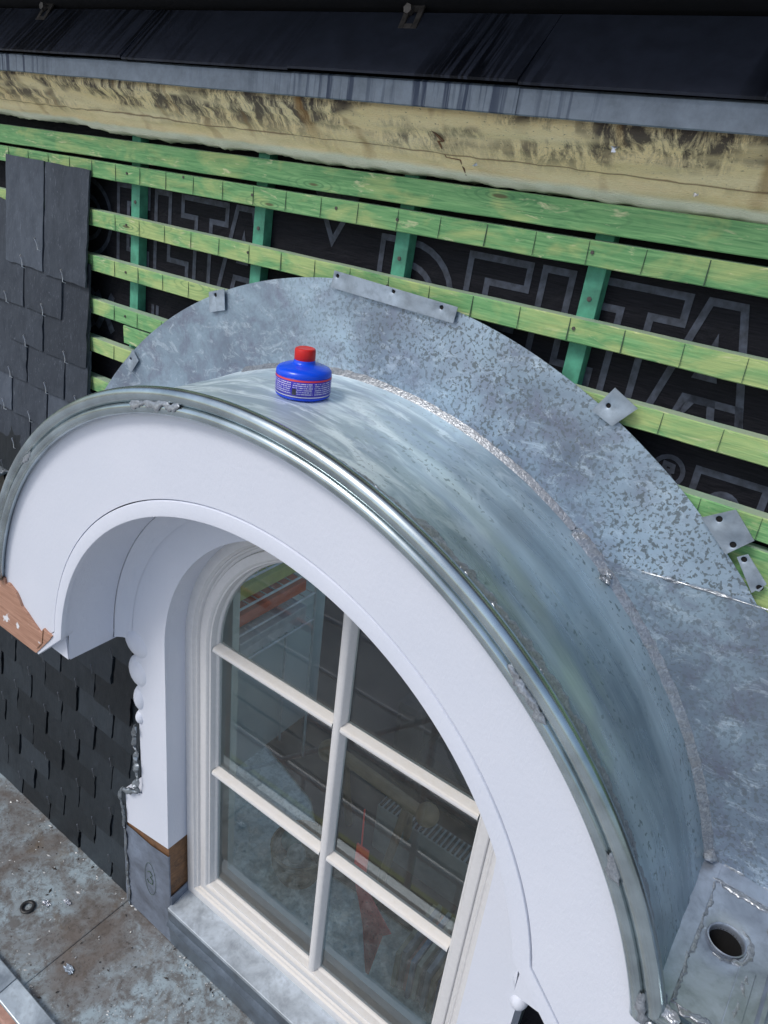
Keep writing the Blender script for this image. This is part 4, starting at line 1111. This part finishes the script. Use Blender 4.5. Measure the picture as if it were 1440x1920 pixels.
# panes
def pane(pts):
    ar = sum(a[0] * b[1] - b[0] * a[1] for a, b in zip(pts, pts[1:] + pts[:1]))
    if ar < 0: pts = pts[::-1]
    mk('pane', [(x, GY, z) for x, z in pts], [tuple(range(len(pts)))], M_glass, sash)
XL, XR, XM, ZB = FW_[0] - .460, FW_[0] + .460, .080, -.922
pane([(XL, ZB), (XM, ZB), (XM, -.382), (XL, -.382)]); pane([(XM, ZB), (XR, ZB), (XR, -.382), (XM, -.382)])
pane([(XL, -.382), (XM, -.382), (XM, .116), (XL, .116)]); pane([(XM, -.382), (XR, -.382), (XR, .116), (XM, .116)])
aa = [(FW_[0] + .460 * cos(radians(a)), FW_[1] + .460 * sin(radians(a))) for a in range(176, 88, -4)]
pane([(XL, .116)] + [p for p in aa if p[0] < XM] + [(XM, .579)] + [(XM, .116)])
aa = [(FW_[0] + .460 * cos(radians(a)), FW_[1] + .460 * sin(radians(a))) for a in range(86, 2, -4)]
pane([(XM, .116), (XM, .579)] + [p for p in aa if p[0] > XM] + [(XR, .116)])

# ------------------------------------------------------------------ the room behind the window
rm = empty('attic_room', (0, 1.5, -1.62), 'dim attic room seen through the window panes, grey-green side wall and speckled carpet', 'room')
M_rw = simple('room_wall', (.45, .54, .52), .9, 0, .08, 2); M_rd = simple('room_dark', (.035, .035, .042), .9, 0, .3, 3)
cm = NT('carpet'); n_ = cm.noise(cm.co(), 26, 4, .75); cm.set('Base Color', cm.ramp(n_, [(.40, (.46, .56, .53)), (.60, (.82, .90, .86))])); cm.set('Roughness', .95); cm.bump(n_, .5, .01)
mb = MB(); mb.box(-2.6, 1.6, .42, 3.2, -1.70, -1.60); mb.build('carpet_floor', cm.m, rm)
mb = MB(); mb.box(-1.26, -1.20, .46, 1.85, -1.60, .64); mb.build('side_wall', M_rw, rm)
mb = MB(); mb.box(-2.6, 1.6, 3.2, 3.26, -1.70, -1.0); mb.box(-2.6, -1.9, 3.2, 3.26, -1.0, .64); mb.box(1.6, 1.66, 1.9, 3.2, -1.7, .64); mb.box(1.6, 1.66, .42, 1.9, -1.7, -1.2); mb.box(-2.66, -2.6, .42, 3.26, -1.7, .64); mb.build('far_wall', M_rd, rm)  # back and right walls left partly open to let added daylight in
mb = MB(); mb.box(-2.6, 1.6, .46, 1.25, .64, .70); mb.box(-2.6, -1.9, 1.25, 3.26, .64, .70); mb.build('ceiling', M_rw, rm)  # left open over the back of the room for added daylight
mb = MB(); mb.box(-2.6, -.46, .435, .465, -1.6, .64); mb.box(.58, 1.6, .435, .465, -1.6, .64); mb.box(-.46, .58, .435, .465, -1.6, -1.03)
mb.build('window_wall', M_rw, rm)
M_steel = simple('shelf_wire', (.62, .66, .66), .4, .3); M_or = simple('orange_card', (.62, .12, .04), .6); M_yg = simple('lime_card', (.42, .46, .12), .6)
t_ = empty('wire_shelf', (-1.08, 1.2, -.7), 'white wire shelf unit on the left wall inside the room, upper left pane', 'shelf')
mb = MB()
for z in (-.22, -.36, -.50, -.66):
    for x in (-1.17, -1.09, -.99): mb.cyl((x, .86, z), (x, 1.5, z), .006, 8)
    for k in range(12): mb.cyl((-1.17, .88 + k * .055, z), (-.99, .88 + k * .055, z), .0035, 6)
for y in (.86, 1.5):
    for x in (-1.17, -.99): mb.cyl((x, y, -1.6), (x, y, -.12), .007, 8)
mb.build('wire_frame', M_steel, t_)
for (z, dx, m, lb) in [(-.345, 0, M_yg, 'long lime green box on the top of the wire shelf'), (-.485, .0, M_or, 'long orange red box on the wire shelf below the lime one')]:
    mb = MB(); mb.box(-1.15 + dx, -1.02, .95, 1.46, z, z + .06); tag(mb.build('game_box', m, bevel=.004), lb, 'box')
mb = MB(); mb.box(-1.15, -1.0, 1.0, 1.45, -.652, -.56); tag(mb.build('white_box', simple('pale_card', (.5, .52, .52), .7), bevel=.004), 'pale flat box on the lowest tier of the wire shelf', 'box')
mb = MB(); mb.add([(-2.4, 1.75, -1.590), (-.75, 1.30, -1.590), (-.42, 1.03, -1.590), (1.5, 1.10, -1.590), (1.5, 3.1, -1.590), (-2.4, 3.1, -1.590)], [(0, 1, 2, 3, 4, 5)]); tag(mb.build('shade_sheet', simple('floor_shade', (.02, .02, .03), .95)), 'dark sheet added on the carpet to shade the back of the room', 'shade_sheet')  # dark sheet added so the back of the room looks shaded
# pennant
mb = MB(); P = [(-.048, -1.02), (-.038, -.985), (-.010, -.965), (.020, -.985), (.150, -1.120), (.105, -1.200), (.082, -1.44), (.066, -1.47), (.052, -1.44), (.010, -1.22), (-.030, -1.09)]
v = [(x, .70 + .012 * sin(x * 60 + z * 9), z) for x, z in P]; v2 = [(a, b + .003, c) for a, b, c in v]; n = len(P)
mb.add(v + v2, [tuple(range(n)), tuple(reversed(range(n, 2 * n)))] + [((i + 1) % n, i, n + i, n + (i + 1) % n) for i in range(n)])
pm = NT('red_cloth'); dd = pm.vor(pm.co(), 70, 'F1'); pm.set('Base Color', pm.ramp(dd, [(.18, (.16, .04, .05)), (.26, (.62, .12, .13))])); pm.set('Roughness', .9)
pn = tag(mb.build('pennant', pm.m), 'red pointed pennant with dark dots hanging inside the lower right pane', 'pennant')
mb = MB(); mb.cyl((-.03, .70, -.96), (-.045, .70, -.62), .003, 6); mb.box(-.055, -.0, .694, .700, -.93, -.80); mb.build('red_tag', M_red, pn)
# radiator
t_ = empty('radiator', (.2, 1.15, -1.6), 'low white radiator with a dark grille inside the room behind the pennant', 'radiator')
mb = MB(); mb.box(-.30, .55, 1.22, 1.32, -1.5, -1.22); mb.build('panel', simple('radiator_paint', (.22, .25, .25), .5), t_, bevel=.006)
mb = MB()
for k in range(35): mb.box(-.29 + k * .0245, -.29 + k * .0245 + .012, 1.225, 1.31, -1.221, -1.214)
mb.build('grille', M_void, t_)
# armchair
t_ = empty('armchair', (.1, 2.0, -1.6), 'dark navy armchair in the room behind the middle right pane', 'armchair')
ac = simple('navy_cloth', (.012, .014, .026), .9)
mb = MB(); mb.box(-.35, .5, 1.6, 2.3, -1.5, -1.18); mb.build('seat', ac, t_, bevel=.05)
mb = MB(); mb.box(-.35, .5, 2.15, 2.4, -1.2, -.55); mb.build('backrest', ac, t_, bevel=.06)
mb = MB(); mb.box(-.5, -.34, 1.6, 2.35, -1.5, -.95); mb.build('armrest', ac, t_, bevel=.04)
mb = MB(); mb.box(.49, .65, 1.6, 2.35, -1.5, -.95); mb.build('armrest', ac, t_, bevel=.04)
mb = MB(); mb.box(-.2, .15, 1.95, 2.12, -1.17, -.82); tag(mb.build('cushion', simple('ochre_cloth', (.16, .12, .06), .9), bevel=.06), 'ochre cushion leaning on the dark armchair', 'cushion')
# wooden horse like toy: turned bar with knobs
wd = simple('toy_wood', (.17, .115, .055), .6, 0, .3, 12)
t_ = empty('wooden_toy', (-.45, 1.3, -1.6), 'wooden frame toy with round knobs standing on the carpet, seen through the middle panes', 'toy')
mb = MB(); mb.cyl((-.52, 1.15, -.98), (-.02, 1.12, -.98), .028, 14); mb.build('bar', wd, t_)
for x in (-.54, .0):
    mb = MB(); n, m = 14, 9
    mb.lathe([(.052 * sin(pi * j / m), -.052 * cos(pi * j / m)) for j in range(m + 1)], (x, 1.13, -.98), 18); mb.build('knob', wd, t_, smooth=True)
for x in (-.46, -.1):
    mb = MB(); mb.cyl((x, 1.14, -.98), (x - .05, 1.05, -1.6), .02, 12); mb.build('leg', wd, t_)
    mb = MB(); mb.cyl((x, 1.14, -.98), (x - .05, 1.32, -1.6), .02, 12); mb.build('leg', wd, t_)
t_ = empty('wicker_basket', (-.72, 1.2, -1.6), 'round wicker basket of soft toys on the carpet behind the lower left pane', 'basket')
mb = MB(); mb.lathe([(.10, 0), (.13, .08), (.14, .18), (.13, .185), (.12, .09), (.09, .01)], (-.52, .95, -1.6), 26); mb.build('basket_body', wood_mat('wicker', (.12, .08, .04), (.26, .18, .09), (.36, .26, .14)), t_)
for k, (x, y, r, c) in enumerate([(-.56, .95, .06, (.10, .22, .22)), (-.48, .98, .055, (.30, .22, .16)), (-.50, .90, .045, (.36, .34, .30))]):
    mb = MB(); m = 8; mb.lathe([(r * sin(pi * j / m), -r * cos(pi * j / m)) for j in range(m + 1)], (x, y, -1.42), 14)
    tag(mb.build('soft_toy', simple('plush_' + ordn[k], c, .95, 0, .3, 40), smooth=True), ['dark teal soft toy ball in the wicker basket', 'brown soft toy ball in the wicker basket', 'cream soft toy ball in the wicker basket'][k], 'toy')
# row of books on the floor
cols = [(.30, .30, .20), (.10, .14, .16), (.32, .12, .10), (.10, .16, .24), (.38, .36, .26), (.06, .08, .10), (.24, .26, .28), (.34, .24, .12), (.08, .10, .18), (.30, .10, .09), (.14, .20, .18), (.40, .40, .36)]
for k in range(18):
    x = .13 + k * .024; mb = MB(); h = .22 + .03 * sin(k * 2.3)
    o = mb.box(x, x + .019, .80 + .01 * (k % 3), 1.08, -1.598, -1.598 + h) or mb.build('book', simple('cover_' + str(k), cols[k % 12], .6), bevel=.002)
    tag(o, 'upright book on the carpet inside the lower right pane, %s from the pennant' % (['first', 'second', 'third', 'fourth', 'fifth', 'sixth', 'seventh', 'eighth', 'ninth', 'tenth', 'eleventh', 'twelfth', 'thirteenth', 'fourteenth', 'fifteenth', 'sixteenth', 'seventeenth', 'eighteenth'][k]), 'book', 'row of books on the carpet')

# ------------------------------------------------------------------ scaffold in front of the facade (seen reflected in the panes)
M_alu = simple('scaffold_tube_metal', (.70, .72, .74), .35, .6, .1, 20)
sc_ = empty('scaffold', (-1.6, -1.7, -9), 'tubular scaffold with orange and lime boards, reflected in the window panes', 'scaffold')
for x in (-3.6, -2.0, -.4, 1.2):
    for y in (-1.25, -2.15):
        mb = MB(); mb.cyl((x, y, -9), (x, y, -.6 if y > -2 else .2), .024, 12); mb.build('upright_tube', M_alu, sc_)
for y in (-1.25, -2.15):
    for z in (-1.75, -2.25, -2.75, -4.75):
        mb = MB(); mb.cyl((-3.8, y, z), (1.4, y, z), .020, 10); mb.build('ledger_tube', M_alu, sc_)
for (a, b) in (((-3.6, -2.15, -2.75), (-2.0, -2.15, -.4)), ((-3.2, -1.8, -2.75), (-1.6, -1.8, -1.0)), ((-3.0, -1.6, -2.75), (-1.4, -1.6, -1.0)), ((-2.0, -1.25, -2.75), (-.4, -1.25, -1.2)), ((-.4, -2.15, -2.75), (-2.0, -2.15, -.4)), ((-.4, -1.25, -4.7), (1.2, -1.25, -2.8))):
    mb = MB(); mb.cyl(a, b, .018, 10); mb.build('brace_tube', M_alu, sc_)
for k in range(2):
    mb = MB(); mb.box(-3.7, 1.3, -2.12 + k * .215, -1.93 + k * .215, -2.84, -2.79); mb.build('deck_plank', simple('plank_%d' % k, (.32, .30, .27), .7), sc_)
mb = MB(); mb.box(-3.6, 1.2, -1.29, -1.26, -2.72, -2.58); mb.build('toe_board', M_yg, sc_)
mb = MB(); mb.box(-3.6, -2.0, -2.20, -2.175, -2.0, -1.93); mb.build('warning_board', M_or, sc_)

# ------------------------------------------------------------------ small zinc ledge at the left edge
t_ = empty('side_ledge', (-1.8, .33, .1), 'small zinc-capped tan ledge at the left picture edge beside the arch', 'ledge')
mb = MB(); mb.box(-3.2, -1.54, .282, yw(.2) - .026, .10, .286); mb.build('tan_body', M_tan, t_)
mb = MB(); mb.hexa([(-3.2, .276, .288), (-1.525, .276, .288), (-1.525, .385, .306), (-3.2, .385, .306), (-3.2, .276, .293), (-1.525, .276, .293), (-1.525, .385, .312), (-3.2, .385, .312)]); mb.build('zinc_cap', M_lip, t_)
mb = MB(); mb.tube([(-3.2, .272, .284), (-1.523, .272, .284)], .012, 12); autosmooth(mb.build('rolled_edge', M_bead, t_))
mb = MB(); lumpy(mb, [(-1.53, .28, .298), (-1.525, .36, .312)], .008, .006, 91, nrm=(0, 0, 1)); mb.build('solder_blob', M_solder, t_)

# ------------------------------------------------------------------ flux bottle
BX, BY = -.027, .204
BZ = sqrt(1.0305 ** 2 - BX ** 2)
bt = empty('flux_bottle', (BX, BY, BZ), 'squat blue plastic bottle with red cap standing on the zinc barrel roof', 'bottle')
def child(mb, name, mat, **k):
    o = mb.build(name, mat, **k); o.parent = bt; return o
mb = MB(); mb.lathe([(0, .0), (.052, .0), (.0565, .003), (.0572, .006), (.0572, .008), (.0572, .0465), (.0572, .050), (.0565, .0535), (.053, .0575), (.044, .0615), (.032, .0645), (.0245, .0665), (.0225, .069), (.0215, .074), (.0, .074)], n=64)
autosmooth(child(mb, 'bottle_body', M_blue), 60)
mb = MB(); mb.lathe([(.0574, .0065), (.0578, .0068), (.0578, .0455), (.0574, .0458)], n=96)
autosmooth(child(mb, 'label', label_mat()), 60)
mb = MB(); n = 96; v = []; f = []
pr = [(.0208, .0705), (.0212, .0712), (.0212, .0935), (.0200, .0965), (.0175, .0975), (.015, .0970), (0, .0968)]
for (r, z) in pr:
    for i in range(n): k = (.00035 if i % 2 and .071 < z < .094 else 0); a = 2 * pi * i / n; v.append(((r + k) * cos(a), (r + k) * sin(a), z))
for j in range(len(pr) - 1):
    for i in range(n): f.append((j * n + i, j * n + (i + 1) % n, (j + 1) * n + (i + 1) % n, (j + 1) * n + i))
mb.add(v, f); autosmooth(child(mb, 'cap', M_red), 40)
bt.rotation_euler = (0, -.026, radians(-50 + 0))
